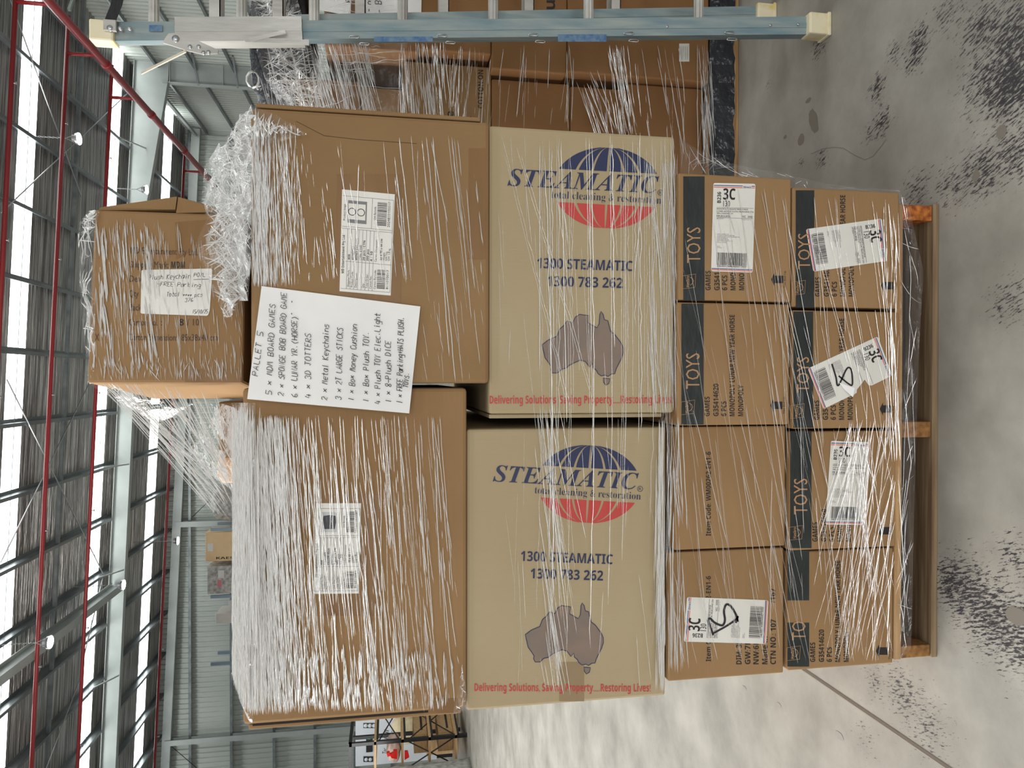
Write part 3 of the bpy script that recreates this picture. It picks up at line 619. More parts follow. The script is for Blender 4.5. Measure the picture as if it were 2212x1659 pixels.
for i, (x0, x1, y0, y1, Y, T, lab) in enumerate(st):
    Xl, Xr, z0, z1 = span(x0, x1, y0, y1, Y); z0 = (ROW2R if i == 0 else max(ITOP)) + .001
    t = thing('moving_carton', lab, 'carton', ((Xl+Xr)/2, Y+.5, z0), 'restoration company cartons'); pl = YP(Y); mb = MB(); mb.box((Xl, Y, z0), (Xr, Y+1.0, z1), M_STEAM, .007)
    steam_print(mb, pl, T); mb.build('carton_body', t)
    mb = MB(); mb.box((Xl-.012, Y+.03, z0+.02), (Xl-.002, Y+.97, z1-.005), M_STEAM, .002); mb.build('flap', t)
    STZ = [z1] if i == 0 else STZ+[z1]
    if i == 1:
        mb = MB(); tp(mb, 1208, 1430, 1262, 1515, pl, None, M_CTAPE); mb.build('tape', t)
# ------------------------------------------------------------------ large brown cartons and top carton
def info_label(parent, q, pl, rows, code, pic):
    mb = MB(); fillpoly(mb, [q(0, 0), q(1, 0), q(1, 1), q(0, 1)], pl, M_LABEL, .0012)
    ln = lambda s0, t0, s1, t1, w=.8: stroke(mb, [q(s0, t0), q(s1, t1)], w, pl, M_GREY, .0017)
    tx = lambda s, s0, s1, t, cap=5.0, off=0: ptext(mb, s, q(s0, t), q(s1, t), cap, pl, M_INK, off, lift=.0018)
    ln(.03, .02, .03, .98); ln(.62, .02, .62, .98); ln(.64, .02, .64, .98); ln(.94, .02, .94, .98); ln(.03, .98, .94, .98); ln(.3, .10, .3, .98)
    for k in range(8): ln(.03, .13+.072*k, .62, .13+.072*k)
    ln(.64, .58, .94, .58)
    tx('MD Entertainment Pty Ltd.', .18, .56, .075, 5.4, .01)
    for k, (a, b) in enumerate(rows): tx(a, .05, .05+.012*len(a), .185+.072*k, 4.6); tx(b, .32, .32+.0165*len(b), .185+.072*k, 4.6, .01)
    tx('Carton Barcode:', .05, .24, .70, 4.6); tx('Carton Dimension:', .32, .54, .70, 4.6); tx(code[0], .34, .55, .80, 4.6, .005); tx('Weight:', .34, .42, .855, 4.4); tx('NW: 4 kg', .34, .43, .905, 4.4); tx('GW: 5.8 kg', .34, .46, .955, 4.4)
    for s0, s1, t0, t1 in ((.06, .25, .72, .88), (.68, .91, .68, .86)):
        s = s0; rr = random.Random(5)
        while s < s1:
            wd = rr.choice((.004, .004, .008)); fillpoly(mb, [q(s, t0), q(s+wd, t0), q(s+wd, t1), q(s, t1)], pl, M_INK, .0018); s += wd+rr.choice((.004, .006, .008))
    tx(code[1], .06, .25, .945, 5); tx(code[2], .67, .92, .925, 5); tx('Product Image', .70, .86, .075, 4.4); tx('Unit Barcode', .73, .86, .655, 4.6)
    fillpoly(mb, [q(.68, .12), q(.90, .12), q(.90, .48), q(.68, .48)], pl, M_GREY if pic else mat('light_grey_print', lin(190, 190, 190), .6), .0016)
    if pic:
        for cy, s in ((.2, '500'), (.37, '100')):
            fillpoly(mb, [q(.715+(.0), cy-.07), q(.87, cy-.07), q(.87, cy+.085), q(.715, cy+.085)], pl, M_LABEL, .0019)
            pts = [q(.79+.035*math.cos(k*.5236), cy+.0+.07*math.sin(k*.5236)) for k in range(12)]; stroke(mb, pts, 1.6, pl, M_INK, .0022, None, True); tx(s, .765, .815, cy+.03, 7, .01)
    else:
        fillpoly(mb, [q(.715, .17), q(.79, .155), q(.86, .175), q(.87, .32), q(.86, .44), q(.79, .455), q(.715, .43)], pl, mat('dark_pillow_print', lin(62, 62, 70), .6), .0019)
    mb.build('information_label', parent)
YA = 1.645
Xl, Xr, z0, z1 = span(541, 1052, 247, 828, YA); ATOP = z1
for i, (x0, x1, y0, y1, Y, lab) in enumerate([(541, 1052, 247, 828, YA, 'large brown carton of money cushions with a printed information label, right of the pair'), (524, 998, 838, 1550, 1.668, 'widest brown carton with an information label seen through cloudy film, left of the pair')]):
    Xl, Xr, _, z1 = span(x0, x1, y0, y1, Y); z0 = STZ[i]+.001
    if i == 0: z1 = ATOP
    else: BTOP = z1
    t = thing('large_carton', lab, 'carton', ((Xl+Xr)/2, Y+.5, z0), 'large brown cartons'); pl = YP(Y); mb = MB()
    mb.box((Xl, Y, z0), (Xr, Y+.95, z1), M_BOX if i == 0 else M_BOXB, .009)
    if i == 1:
        mb.box((Xl-.004, Y+.004, z0+.02), (Xl+.004, Y+.01, z1-.02), M_GAP); mb.box((Xl-.016, Y+.012, z0+.012), (Xl-.004, Y+.9, z1-.01), M_BOXB, .003)
        ptext(mb, 'THIS SIDE', (588, 1502), (588, 1408), 15, pl, M_GINK, 0)
    else:
        mb.box((Xr+.002, Y+.006, z0+.02), (Xr+.012, Y+.9, z1-.01), M_BOX, .003)
        stroke(mb, [(640, 262), (700, 293), (770, 301), (900, 310)], .8, pl, M_GAP, .0009)
    mb.build('carton_body', t)
    mb = MB()
    if i == 0: rect(mb, 728, 376, 866, 660, pl, M_TAPE, .0006); mb.build('tape', t); mb = MB(); rect(mb, 1012, 320, 1049, 560, pl, M_TAPE, .0006); mb.build('tape', t)
    else: rect(mb, 700, 1068, 822, 1330, pl, M_TAPE, .0006); mb.build('tape', t); mb = MB(); rect(mb, 925, 1508, 990, 1540, pl, M_TAPE, .0006); mb.build('tape', t)
    if i == 0: info_label(t, quadmap((733.4, 629), (739, 409), (853, 419.7), (844, 638.5)), pl, [('Shipping Mark:', 'MDM'), ('Product Code:', '81101001'), ('Description:', 'MONEY CUSHION'), ('', '$500 $100'), ('Qty:', '20 pcs / CTN'), ('Total Order:', '200 pcs'), ('Carton No.:', '4 / 10')], ('85 x 49 x 44 cm', '811010017', '2024810100017'), True)
    else: info_label(t, quadmap((677, 1283), (682.8, 1087), (780, 1087), (774.7, 1282)), pl, [('Shipping Mark:', 'MDM'), ('Product Code:', '81541001'), ('Description:', 'PILLOW 40cm'), ('', '(HOTEL)'), ('Unit Qty/ Carton:', '4 pcs / CTN'), ('Total Order:', '200 pcs'), ('Carton No.:', '20 / 50')], ('70 x 60 x 42 cm', '816010083', '2024810400087'), False)
# handwritten sheet taped on the film
pl = YP(1.636); mb = MB(); q = quadmap((534, 862), (565, 618), (908, 662), (884, 893)); n = 16; vs = []; fs = []
for i in range(n+1):
    for j in range(n+1):
        s, t_ = i/n, j/n; h = .004*math.exp(-((s-.75+.55*t_)/.05)**2)*(.4+t_) + .0015*math.sin(5*s+3*t_)
        vs.append(pl(*q(s, t_), .0+h))
for i in range(n):
    for j in range(n): a = i*(n+1)+j; fs.append((a, a+1, a+n+2, a+n+1))
t = thing('handwritten_sheet', 'white sheet listing pallet contents in black handwriting, on the big cartons', 'paper', pl(700, 750))
mb.add(vs, fs, M_WHITE, True); mb.build('paper', t)
mb = MB(); pw = YP(1.6295)
for s, a, b in [('PALLET 5', (556, 814), (569, 716)), ('5 x MDM BOARD GAMES', (586.5, 853.6), (594.5, 656.7)), ('2 x SPONGE BOB BOARD GAME', (613, 856.6), (619.4, 632)), ('6 x LUNAR YR.(HORSE)"  "', (642, 858.6), (642, 648)), ('4 x 3D JOTTERS', (671, 860.6), (671.5, 720)), ('2 x Metal Keychains', (707, 865.6), (710, 700)), ('3 x 2T LARGE STICKS', (736.7, 864.6), (740.7, 708)),
                ('1 x Box Money Cushion', (764.6, 866.6), (771.5, 700.5)), ('1 x Box Plush TOY.', (796, 869.6), (797, 716)), ('4 x Plush TOY Elec.Light', (822, 873.5), (821, 676.6)), ('1 x 8-Plush DICE', (845, 870.5), (844, 736)), ('1 x FREE Parking+HATS PLUSH.', (869, 872.5), (872, 685)), ('TOYS.', (881, 838.7), (884, 805))]:
    hand(mb, s, a, b, 12.5 if s[0] != 'T' else 10, 1.5, pw)
mb.build('handwriting', t)
# top carton lying on its side, turned a little
an = math.radians(6); ax = Vector((math.cos(an), math.sin(an), 0)); nn = Vector((math.sin(an), -math.cos(an), 0)); p0 = P(350, 828, 1.68); pmd = Plane(p0, nn)
zt = pmd(195, 640).z; zb = max(ATOP, BTOP)+.002; wl_ = 0; wr_ = (pmd(350, 457)-p0).dot(ax)
t = thing('top_carton', 'battered brown carton lying on top of the load with printed shipping details', 'carton', (p0.x+wr_/2*ax.x, p0.y+.2, zb))
def LB(a, b, d, h): return Vector((p0.x, p0.y, 0)) + ax*a - nn*d + Vector((0, 0, h))
def lbox(mb, a0, a1, d0, d1, h0, h1, mt, bev=0):
    m_ = Matrix.Identity(4); yv = -nn
    for i in range(3): m_[i][0] = ax[i]; m_[i][1] = yv[i]; m_[i][2] = (0, 0, 1)[i]; m_[i][3] = (p0.x, p0.y, 0)[i]
    mb.box((a0, d0, h0), (a1, d1, h1), mt, bev, m_)
mb = MB(); lbox(mb, 0, wr_, 0, .44, zb, zt, M_BOXB, .007)
tx = lambda s, a, b, cap=14, off=0, mt=M_GINK: ptext(mb, s, a, b, cap, pmd, mt, off)
tx('MD Entertainment Pty Ltd.', (282, 547.6), (426.5, 551.6)); tx('Shipping Mark:', (281, 578), (364, 579)); tx('MDM', (370, 579), (399, 579), 14, .015, M_INK); tx('Desc', (280, 609), (309, 609)); tx('Qty', (279, 640.7), (299, 641)); tx('Pack', (279, 670.5), (306, 671))
tx('Carton no.', (278, 703), (340, 703)); tx(':', (348, 703), (350, 703)); tx('8', (387, 703), (397, 703), 14, .02, M_INK); tx('/ 10', (404, 703), (430, 703)); tx('Carton Dimension:', (278, 735), (382, 736)); tx('85x38x40 cm', (392, 736), (469.5, 736)); tx('X', (205, 736), (214, 736), 15)
mb.build('carton_body', t)
mb = MB(); hh = zt-zb   # flaps of the opened right end
for h0, h1, sw, k in ((zt-.01, zt-.17, .035, 0), (zt-.172, zb+.04, .04, 1)):
    a = [LB(wr_-.002, 0, .0, h0), LB(wr_+.02 if k == 0 else wr_+sw, 0, .03, h0), LB(wr_+sw*(1 if k else 1), 0, .03, h1), LB(wr_+.006, 0, .0, h1)]
    if k == 0: a[1] = LB(wr_+.008, 0, .01, h0); a[2] = LB(wr_+.04, 0, .01, h1)
    else: a[1] = LB(wr_+.04, 0, .012, h0); a[2] = LB(wr_+.012, 0, .012, h1)
    bk = [v - nn*.42 for v in a]; mb.add(a+bk, [(3, 2, 1, 0), (4, 5, 6, 7), (1, 2, 6, 5), (0, 4, 7, 3), (0, 1, 5, 4), (2, 3, 7, 6)], M_BOXB)
mb.build('flap', t)
mb = MB(); fillpoly(mb, [(378, 480), (452, 474), (452, 520), (395, 552), (380, 560)], pmd, M_TAPE, .0007); mb.build('tape', t); mb = MB(); rect(mb, 400, 798, 520, 826, pmd, M_TAPE, .0007); mb.build('tape', t)
mb = MB(); q = quadmap((305.7, 583), (459, 580), (454, 682.5), (303.5, 677.5)); fillpoly(mb, [q(0, .02), q(.02, 0), q(.98, 0), q(1, .03), q(.99, .88), q(.97, .98), q(.95, 1), q(.02, 1), q(0, .98)], pmd, M_LABEL, .0014)
for s, a, b, c in [('Plush Keychain', (320, 604), (412, 601), 10), ('PO7L', (418, 598), (444, 598), 8), ('-FREE Parking', (338, 617), (434, 621), 9), ('Total', (359, 640), (388, 640), 9), ('~~~~', (394, 640), (414, 640), 6), ('pcs', (420, 641), (438, 641), 8), ('376', (399, 652), (418, 651), 8), ('15/10/25', (415, 677.5), (449, 676.5), 8)]: hand(mb, s, a, b, c, 1.1, pmd)
stroke(mb, [(418, 604), (452, 603)], 1.0, pmd, M_PEN, .0018)
mb.build('handwritten_label', t)
# ------------------------------------------------------------------ near pallet
t = thing('wooden_pallet', 'worn timber pallet under the main stack of cartons in front', 'pallet', (P(2000, 930, 1.66).x, 2.2, 0)); YPa = 1.655
pX0 = P(1990, 1421, YPa).x; pX1 = P(1990, 443, YPa).x; zlo = 0.0; zbb = .017; zbt = PAL_TOP-.021
for y0, y1 in ((443, 476), (911, 945), (1394, 1420)):
    a = P(1985, y1, YPa).x; c = P(1985, y0, YPa).x; mb = MB(); mb.box((a, YPa, zbb+.001), (c, YPa+1.15, zbt), M_ENDG if y0 < 500 else M_ENDG2, .003); o = mb.build('bearer', t)
for k in range(7):
    mb = MB(); y = YPa+.0+k*.175; mb.box((pX0, y+(.004 if k else -.002), zbt+.0005), (pX1-.0, y+.1, PAL_TOP-.0005), M_WOOD, .002); mb.build('deck_board', t)
for k, y in enumerate((0, .52, 1.05)):
    mb = MB(); mb.box((pX0-.0, YPa+y-.003, .0), (pX1+.004, YPa+y+.1, zbb), M_WOODX, .002); mb.build('base_board', t)
# ------------------------------------------------------------------ second pallet, behind on the right
Y2 = 2.76
t = thing('wooden_pallet', 'timber pallet with a doubled board beneath the load behind the ladder', 'pallet', (1.5, 3.2, 0))
X0 = P(1575, 430, Y2).x; X1 = X0+1.5
mb = MB(); mb.box((X0, Y2-.01, .0), (X1, Y2+.10, .03), M_WOOD, .002); mb.build('base_board', t)
for k in range(3):
    mb = MB(); a = X0+.0+k*.68; mb.box((a, Y2+.01, .031), (a+.07, Y2+1.1, .085), M_OLD, .003); mb.build('bearer', t)
for k in range(6):
    mb = MB(); mb.box((X0, Y2+k*.2, .086), (X1, Y2+k*.2+.12, .11), M_WOOD, .002); mb.build('deck_board', t)
def bx2(x0, x1, y0, y1, Y, mt, name, lab, prints=(), dep=.9, zb_=None, y1c=None, bev=.006, cat='carton', lean=0):
    Xl, Xr, z0, z1 = span(x0, x1, y0, y1, Y)
    if zb_ is not None: z0 = zb_
    t = thing(name, lab, cat, ((Xl+Xr)/2, Y+dep/2, z0)); mb = MB(); mb.box((Xl, Y, z0), (Xr, Y+dep, z1), mt, bev); pl = YP(Y)
    for s, a, b, c, off in prints: ptext(mb, s, a, b, c, pl, M_INK, off)
    mb.build('carton_body', t); return t, z0, z1, Xl, Xr
_, a0, a1, *_ = bx2(1356, 1516, 186, 420, 2.80, M_OLD, 'brown_carton', 'brown carton at the base of the rear load, just left of the white sticker carton', zb_=.135)
_, b0, b1, *_ = bx2(1232, 1353, 190, 420, 2.80, M_OLD, 'brown_carton', 'squat brown carton second up in the rear load, behind the tan carton', zb_=a1+.002)
_, c0, c1, *_ = bx2(1062, 1229, 176, 420, 2.80, M_OLD, 'brown_carton', 'brown carton third up in the rear load beside the dark gap', zb_=b1+.002)
_, d0, d1, *_ = bx2(872, 1056, 138, 420, 2.80, M_BOX, 'printed_carton', 'brown carton printed with a clothing brand in black letters in the rear load', [('COTTON:ON', (1043.6, 234), (1043.6, 151), 11, .008), ('side', (980, 290), (980, 240), 17, .02), ('tops.', (1018, 300), (1018, 251), 16, .02)], zb_=c1+.002)
t_, e0, e1, eXl, eXr = bx2(1226, 1514, -160, 166, 2.74, M_OLD, 'brown_carton', 'large dark brown carton with a white sticker behind the ladder foot end', zb_=.135)
mb = MB(); pl = YP(2.74); rect(mb, 1467, 94, 1489, 133, pl, M_LABEL, .001)
for k in range(5): stroke(mb, [(1469+k*4, 129), (1469+k*4, 100)], .7, pl, M_GREY, .0016)
mb.build('sticker', t_)
_, f0, f1, *_ = bx2(1062, 1222, -160, 154, 2.74, M_OLD, 'brown_carton', 'dark brown carton printed with large round letters behind the ladder rungs', [('uo', (1199, 20), (1199, -25), 24, .02)], zb_=e1+.002)
_, g0, g1, *_ = bx2(905, 1058, -160, 112, 2.74, M_OLD, 'brown_carton', 'dark brown carton behind the ladder, above the round lettered one', zb_=f1+.002)
_, g0, g1, *_ = bx2(700, 904, -160, 106, 2.74, M_OLD, 'brown_carton', 'dark brown carton with white handwritten sheets behind the ladder', zb_=g1+.002)
_, h0, h1, *_ = bx2(780, 868, 190, 420, 2.86, M_BOX, 'brown_carton', 'short brown carton on the printed clothing carton in the rear load', zb_=d1+.002)
_, j0, j1, *_ = bx2(640, 778, 172, 420, 2.86, M_OLD, 'brown_carton', 'torn brown carton under loose film at the top of the rear load', zb_=h1+.002)
t = thing('black_bag', 'black plastic covered bundle at the top of the rear load behind the ladder', 'bundle', P(600, 60, 2.75))
def lump(c, rx, ry, rz_, mt, name, parent, seed=0, amp=.18, sub=4, box=.0):
    bm = bmesh.new(); bmesh.ops.create_icosphere(bm, subdivisions=sub, radius=1)
    for v in bm.verts:
        d = v.co.copy()
        if box: m_ = max(abs(d.x), abs(d.y), abs(d.z)); d = d.lerp(d/m_*.86, box)
        k = 1+amp*noise.noise(d*2.2+Vector((seed, 0, 0)))+amp*.35*noise.noise(d*7+Vector((seed, 3, 0))); v.co = Vector((d.x*rx*k, d.y*ry*k, d.z*rz_*k))
    mb = MB(); mb.bm(bm, mt, Matrix.Translation(c), True); return mb.build(name, parent)
M_BAG = noisy('black_plastic_film', lin(30, 32, 36), lin(52, 55, 60), (6, 6, 6), .25, bump=.9, bscale=(18, 18, 18), bdist=.02)
M_CLOUD = noisy('cloudy_film', lin(208, 206, 200), lin(150, 148, 142), (8, 8, 8), .3, bump=.9, bscale=(22, 22, 10), bdist=.02)
c = P(635, 75, 3.0); lump(Vector((c.x, 3.0, c.z+.035)), .34, .22, .13, M_BAG, 'bag_body', t, 3, .12, 5, .6)
# black skirt of film at the bottom of the rear load
mb = MB(); a = P(1545, 400, 2.73); z0, z1 = .03, .135
pts = []
for k in range(60):
    X = a.x-.02 + 1.45*k/59; w_ = .012*noise.noise(Vector((k*.7, 1, 0))); pts.append((X, w_))
for k in range(59):
    (xa, wa), (xb, wb) = pts[k], pts[k+1]; mb.quad((xa, 2.725+wa, z0+.01*noise.noise(Vector((k*.4, 5, 0)))), (xb, 2.725+wb, z0+.01*noise.noise(Vector(((k+1)*.4, 5, 0)))), (xb, 2.735+wb, z1), (xa, 2.735+wa, z1), M_BAG)
o = mb.build('film_skirt', loc=(a.x, 2.73, z0)); tag(o, 'black plastic film skirt wrapped round the base of the rear load', 'plastic film')
# papers behind the ladder
for corners, lab, wr in ((((690, 22), (690, -90), (762, -90), (757, 34)), 'small white handwritten sheet at the frame edge behind the ladder', [('Ra', (756, 5), (754, -10), 9)]),
                         (((768, 34), (768, -90), (912, -90), (910, 36)), 'larger white handwritten sheet at the frame edge behind the ladder', [('- neg', (802, 26), (800, -14), 10), ('- Box', (826, 30), (822, -20), 13)])):
    pl = YP(2.72); t = thing('note_sheet', lab, 'paper', pl(corners[3][0], 0)); mb = MB(); fillpoly(mb, list(corners), pl, M_WHITE, 0); mb.build('paper', t)
    for s, a, b, c in wr: mb = MB(); hand(mb, s, a, b, c, 1.6, pl); mb.build('handwriting', t)
# ------------------------------------------------------------------ ladder
base = PZ(1785, 70); t = thing('step_ladder', 'folded blue and grey step ladder with yellow feet standing on the right', 'ladder', (base.x+.2, base.y, 0))
FB = Vector((1.165, 2.14, 0)); FT = P(212, 68, 2.36)
RB = PZ(1672, 30); RT = P(640, 48, 2.40)
def rail(a, b, w_, d, mt, name, cut=(0, 1), nx=1):
    p, q_ = a.lerp(b, cut[0]), a.lerp(b, cut[1]); t_ = (q_-p).normalized(); X = Vector((1, 0, 0)); X = (X-t_*X.dot(t_)).normalized(); Yv = t_.cross(X); mb = MB()
    if Yv.y < 0: Yv = -Yv
    prof = [(-.5, 0), (-.5, .12), (-.12, .12), (-.05, .3), (.05, .3), (.12, .12), (.5, .12), (.5, 0), (.12, 0), (.12, -.0)]
    # C channel: web faces the camera, two flanges run back
    for x0, x1, y0, y1 in ((-.5, .5, 0, .12), (-.5, -.42, .12, 1), (.42, .5, .12, 1), (-.12, .12, -.06, .0)):
        vs = [pp + X*(x_*w_) + Yv*(y_*d) for pp in (p, q_) for x_, y_ in ((x0, y0), (x1, y0), (x1, y1), (x0, y1))]
        mb.add(vs, [(3, 2, 1, 0), (4, 5, 6, 7), (0, 1, 5, 4), (1, 2, 6, 5), (2, 3, 7, 6), (3, 0, 4, 7)], mt)
    return mb.build(name, t)
W = .40
fr = rail(FB+Vector((0, 0, .05)), FT, .058, .032, M_FIBRE, 'rail', (0, .985)); fr2 = rail(FB+Vector((W+.06, 0, .05)), FT+Vector((W, 0, 0)), .058, .032, M_FIBRE, 'rail')
rr_ = rail(RB+Vector((0, 0, .05)), RT, .05, .03, M_FIBRE, 'rear_rail'); rail(RB+Vector((W, 0, .05)), RT+Vector((W-.05, 0, 0)), .05, .03, M_FIBRE, 'rear_rail')
al = rail(FB-Vector((0, .012, 0)), FT-Vector((0, .012, 0)), .075, .05, M_ALU, 'hinge_channel', (.735, .90))
def footbox(c, w_, d, h, name):
    mb = MB(); mb.box(c+Vector((-w_/2, -d*.35, 0)), c+Vector((w_/2, d*.65, h)), M_FOOT, .006); mb.box(c+Vector((-w_/2-.003, -d*.4, 0)), c+Vector((w_/2+.003, d*.7, .012)), M_FOOT, .003); mb.build(name, t)
footbox(FB, .07, .055, .075, 'foot'); footbox(FB+Vector((W+.06, 0, 0)), .07, .055, .075, 'foot'); footbox(RB+Vector((0, 0, 0)), .06, .05, .075, 'foot'); footbox(RB+Vector((W, 0, 0)), .06, .05, .075, 'foot')
mb = MB(); mb.box(FT+Vector((-.035, -.02, -.05)), FT+Vector((.03, .035, .02)), M_FOOT, .006); mb.build('end_cap', t)
def at_z(a, b, z): return a.lerp(b, (z-a.z)/(b.z-a.z))
for px in (310, 512, 675, 870, 1065, 1265, 1490):
    z = P(px, 40, 2.28).z; c = at_z(FB, FT, z)+Vector((.02, .03, 0)); mb = MB(); n = 20; vs = []; fs = []
    for e in (0, 1):
        for k in range(n):
            r = .0165 if k % 2 else .0145; th = 2*math.pi*k/n; vs.append(c+Vector((e*(W-.01), r*math.cos(th), r*math.sin(th))))
    for k in range(n): fs.append((k, (k+1) % n, n+(k+1) % n, n+k))
    mb.add(vs, fs, M_ALU); mb.build('rung', t)
for px in (455, 596, 775, 960, 1150, 1345):
    z = P(px, 40, 2.38).z
    if z > RT.z-.02: c = at_z(FB, FT, z)+Vector((.02, .09, 0))
    else: c = at_z(RB, RT, z)+Vector((.02, .015, 0))
    mb = MB(); mb.box(c+Vector((0, 0, -.02)), c+Vector((W-.02, .06, -.017)), M_ALU); mb.box(c+Vector((0, 0, -.02)), c+Vector((W-.02, .003, .014)), M_ALU); mb.box(c+Vector((0, .057, -.02)), c+Vector((W-.02, .06, .014)), M_ALU); mb.build('tread', t)
# hinge plate, spreader bars, rivets, slots
def onrail(px, py, off=0): return P(px, py, at_z(FB, FT, P(px, py, 2.25).z).y - off)
mb = MB(); pts = [(356, 83), (364, 72), (388, 70), (472, 108), (470, 115), (440, 117), (408, 110), (352, 92)]; A = [onrail(x, y, .022) for x, y in pts]; B_ = [p+Vector((0, .006, 0)) for p in A]; n = len(A)
mb.add(A+B_, [tuple(range(n)), tuple(range(2*n-1, n-1, -1))]+[(k, k+n, (k+1) % n+n, (k+1) % n) for k in range(n)], M_ALU); mb.build('hinge_plate', t)
mb = MB()
for x, y, r in ((379, 83, .011), (410, 100, .006), (429, 100, .006), (450, 112, .006), (439, 113, .006), (237, 60, .009), (259, 60, .006), (279, 60, .006)):
    p = onrail(x, y, .026); mb = MB(); mb.tube([p, p+Vector((0, .01, 0))], r, M_GALV, 10); mb.build('bolt', t)
mb = MB(); mb.bar(onrail(540, 87, .03), onrail(617, 69, .03), .012, .006, M_ALU, (0, 1, 0)); mb.bar(onrail(530, 86, .027), onrail(668, 92, .027), .015, .006, M_ALU, (0, 1, 0)); mb.build('locking_bar', t)
mb = MB()
for x, y in ((765, 80), (787, 95), (955, 77), (973, 92), (1152, 75), (1167, 90), (1358, 72), (1369, 88), (1576, 70), (1581, 85)):
    pts = []
    for k in range(13):
        a = 2*math.pi*k/12; pts.append(onrail(x+(7 if math.cos(a) > 0 else -7)+3.2*math.cos(a), y+2.6*math.sin(a), .004))
    mb = MB(); mb.tube(pts, .0016, M_GALV, 6, False); mb.build('rung_eyelet', t)
for x, y in ((1725, 52), (1665, 54), (1442, 57)):
    mb = MB(); p = onrail(x, y, .004); mb.tube([p, p+Vector((0, .004, 0))], .0045, M_GALV, 10); mb.build('rivet', t)
mb = MB(); p = [(260, -30), (256, -10), (251, 12), (243, 32), (236, 50)]; vs = []
for x, y in p: vs += [onrail(x-13, y, .02), onrail(x+13, y, .02), onrail(x+13, y, .014), onrail(x-13, y, .014)]
fs = []
for k in range(len(p)-1):
    for j in range(4): fs.append((4*k+j, 4*k+(j+1) % 4, 4*k+4+(j+1) % 4, 4*k+4+j))
M_WEB = noisy('black_ribbed_webbing', lin(38, 38, 40), lin(24, 24, 26), (60, 60, 400), .7, bump=.8, bscale=(20, 20, 500), bdist=.003)
mb.add(vs, fs, M_WEB); o = mb.build('strap', t)
mb = MB(); mb.box(onrail(250, 66, .024), onrail(226, 45, .016), M_ALU, 0); mb.build('strap_clip', t)
mb = MB(); a = onrail(402, 110, .02); c = P(306, 158, 2.6); mb.bar(a, c, .009, .004, mat('cream_cord', lin(196, 186, 170), .6), (0, 1, 0)); o = mb.build('cord', t)
# blue stickers on the ladder rail
M_STK = noisy('worn_blue_sticker', lin(62, 98, 142), lin(104, 130, 148), (60, 60, 60), .5)
for x0, x1, y0, y1 in ((808, 935, 79, 90), (1205, 1310, 74, 90), (322, 351, 54, 68)):
    mb = MB(); a = [onrail(x, y, .0045) for x, y in ((x0, y0), (x1, y0), (x1, y1), (x0, y1))]; mb.poly(a, M_STK); mb.build('sticker', t)
# ------------------------------------------------------------------ shelving, cabinet and goods by the back left
def pbox(mb, X0, X1, Y0, Y1, Z0, Z1, mt, bev=0): mb.box((X0, Y0, Z0), (X1, Y1, Z1), mt, bev)
M_BLK = mat('black_powder_coat', lin(26, 26, 28), .4); M_PLY = noisy('pale_timber_shelf', lin(206, 172, 128), lin(186, 150, 106), (3, 30, 30), .6)
t = thing('shelving_unit', 'black steel shelf unit with pale timber shelves and cross braces at the left', 'shelf', (-6.97, 13.95, 0))
RX0, RX1, RY0, RY1 = -7.25, -6.70, 13.3, 14.65
for X in (RX0, RX1):
    for Y in (RY0, RY1): mb = MB(); pbox(mb, X-.03, X+.03, Y-.03, Y+.03, 0, 2.17, M_BLK); mb.build('post', t)
for z in (1.70, 1.20, .70, .21):
    mb = MB(); pbox(mb, RX0+.0, RX1+.05, RY0-.03, RY1+.03, z-.02, z+.02, M_PLY); mb.build('shelf', t)
    mb = MB(); pbox(mb, RX1+.031, RX1+.05, RY0, RY1, z-.06, z-.021, M_BLK); mb.build('shelf_beam', t)
mb = MB(); pbox(mb, RX0-.03, RX1+.03, RY0-.03, RY0+.03, 2.12, 2.18, M_BLK); pbox(mb, RX1-.03, RX1+.03, RY0, RY1, 2.12, 2.18, M_BLK); mb.build('top_frame', t)
mb = MB()
for a, c in (((RX1, RY0, 1.65), (RX1, RY1, 1.25)), ((RX1, RY0, 1.1), (RX1, RY1, .2)), ((RX1, RY0, .2), (RX1, RY1, 1.1)), ((RX1, RY0, 1.25), (RX1, RY1, 1.65)), ((RX0, RY0, 1.15), (RX1, RY0, .2)), ((RX0, RY0, .2), (RX1, RY0, 1.15))): mb.tube([a, c], .012, M_BLK, 6)
mb.build('cross_brace', t)
CY = 16.5; X0, X1 = P(860, 1648, CY).x, P(860, 1549, CY).x; zt_ = P(768, 1600, CY).z; zb2 = P(944, 1600, CY).z
t = thing('machine_cabinet', 'tall white machine cabinet with round vents and a small green display', 'cabinet', ((X0+X1)/2, CY+.4, 0)); M_CAB = noisy('white_enamel', lin(226, 232, 240), lin(218, 224, 232), (2, 2, 2), .35)
mb = MB(); pbox(mb, X0, X1, CY, CY+.8, zb2, zt_, M_CAB, .01); pl = YP(CY)
ptext(mb, 'chill', (840, 1605), (840, 1576), 10, pl, M_INK, 0, shear=.2, lift=.004); ptext(mb, 'AIR DRYER', (848, 1604), (848, 1578), 3, pl, M_GREY, 0, lift=.004)
ptext(mb, 'Tec', (836, 1628), (836, 1616), 10, pl, M_INK, 0, shear=.2, lift=.004); mb.build('body', t)
mb = MB(); pbox(mb, X0+.02, X1-.02, CY+.02, CY+.78, 0, zb2, M_BLK); mb.build('plinth', t)
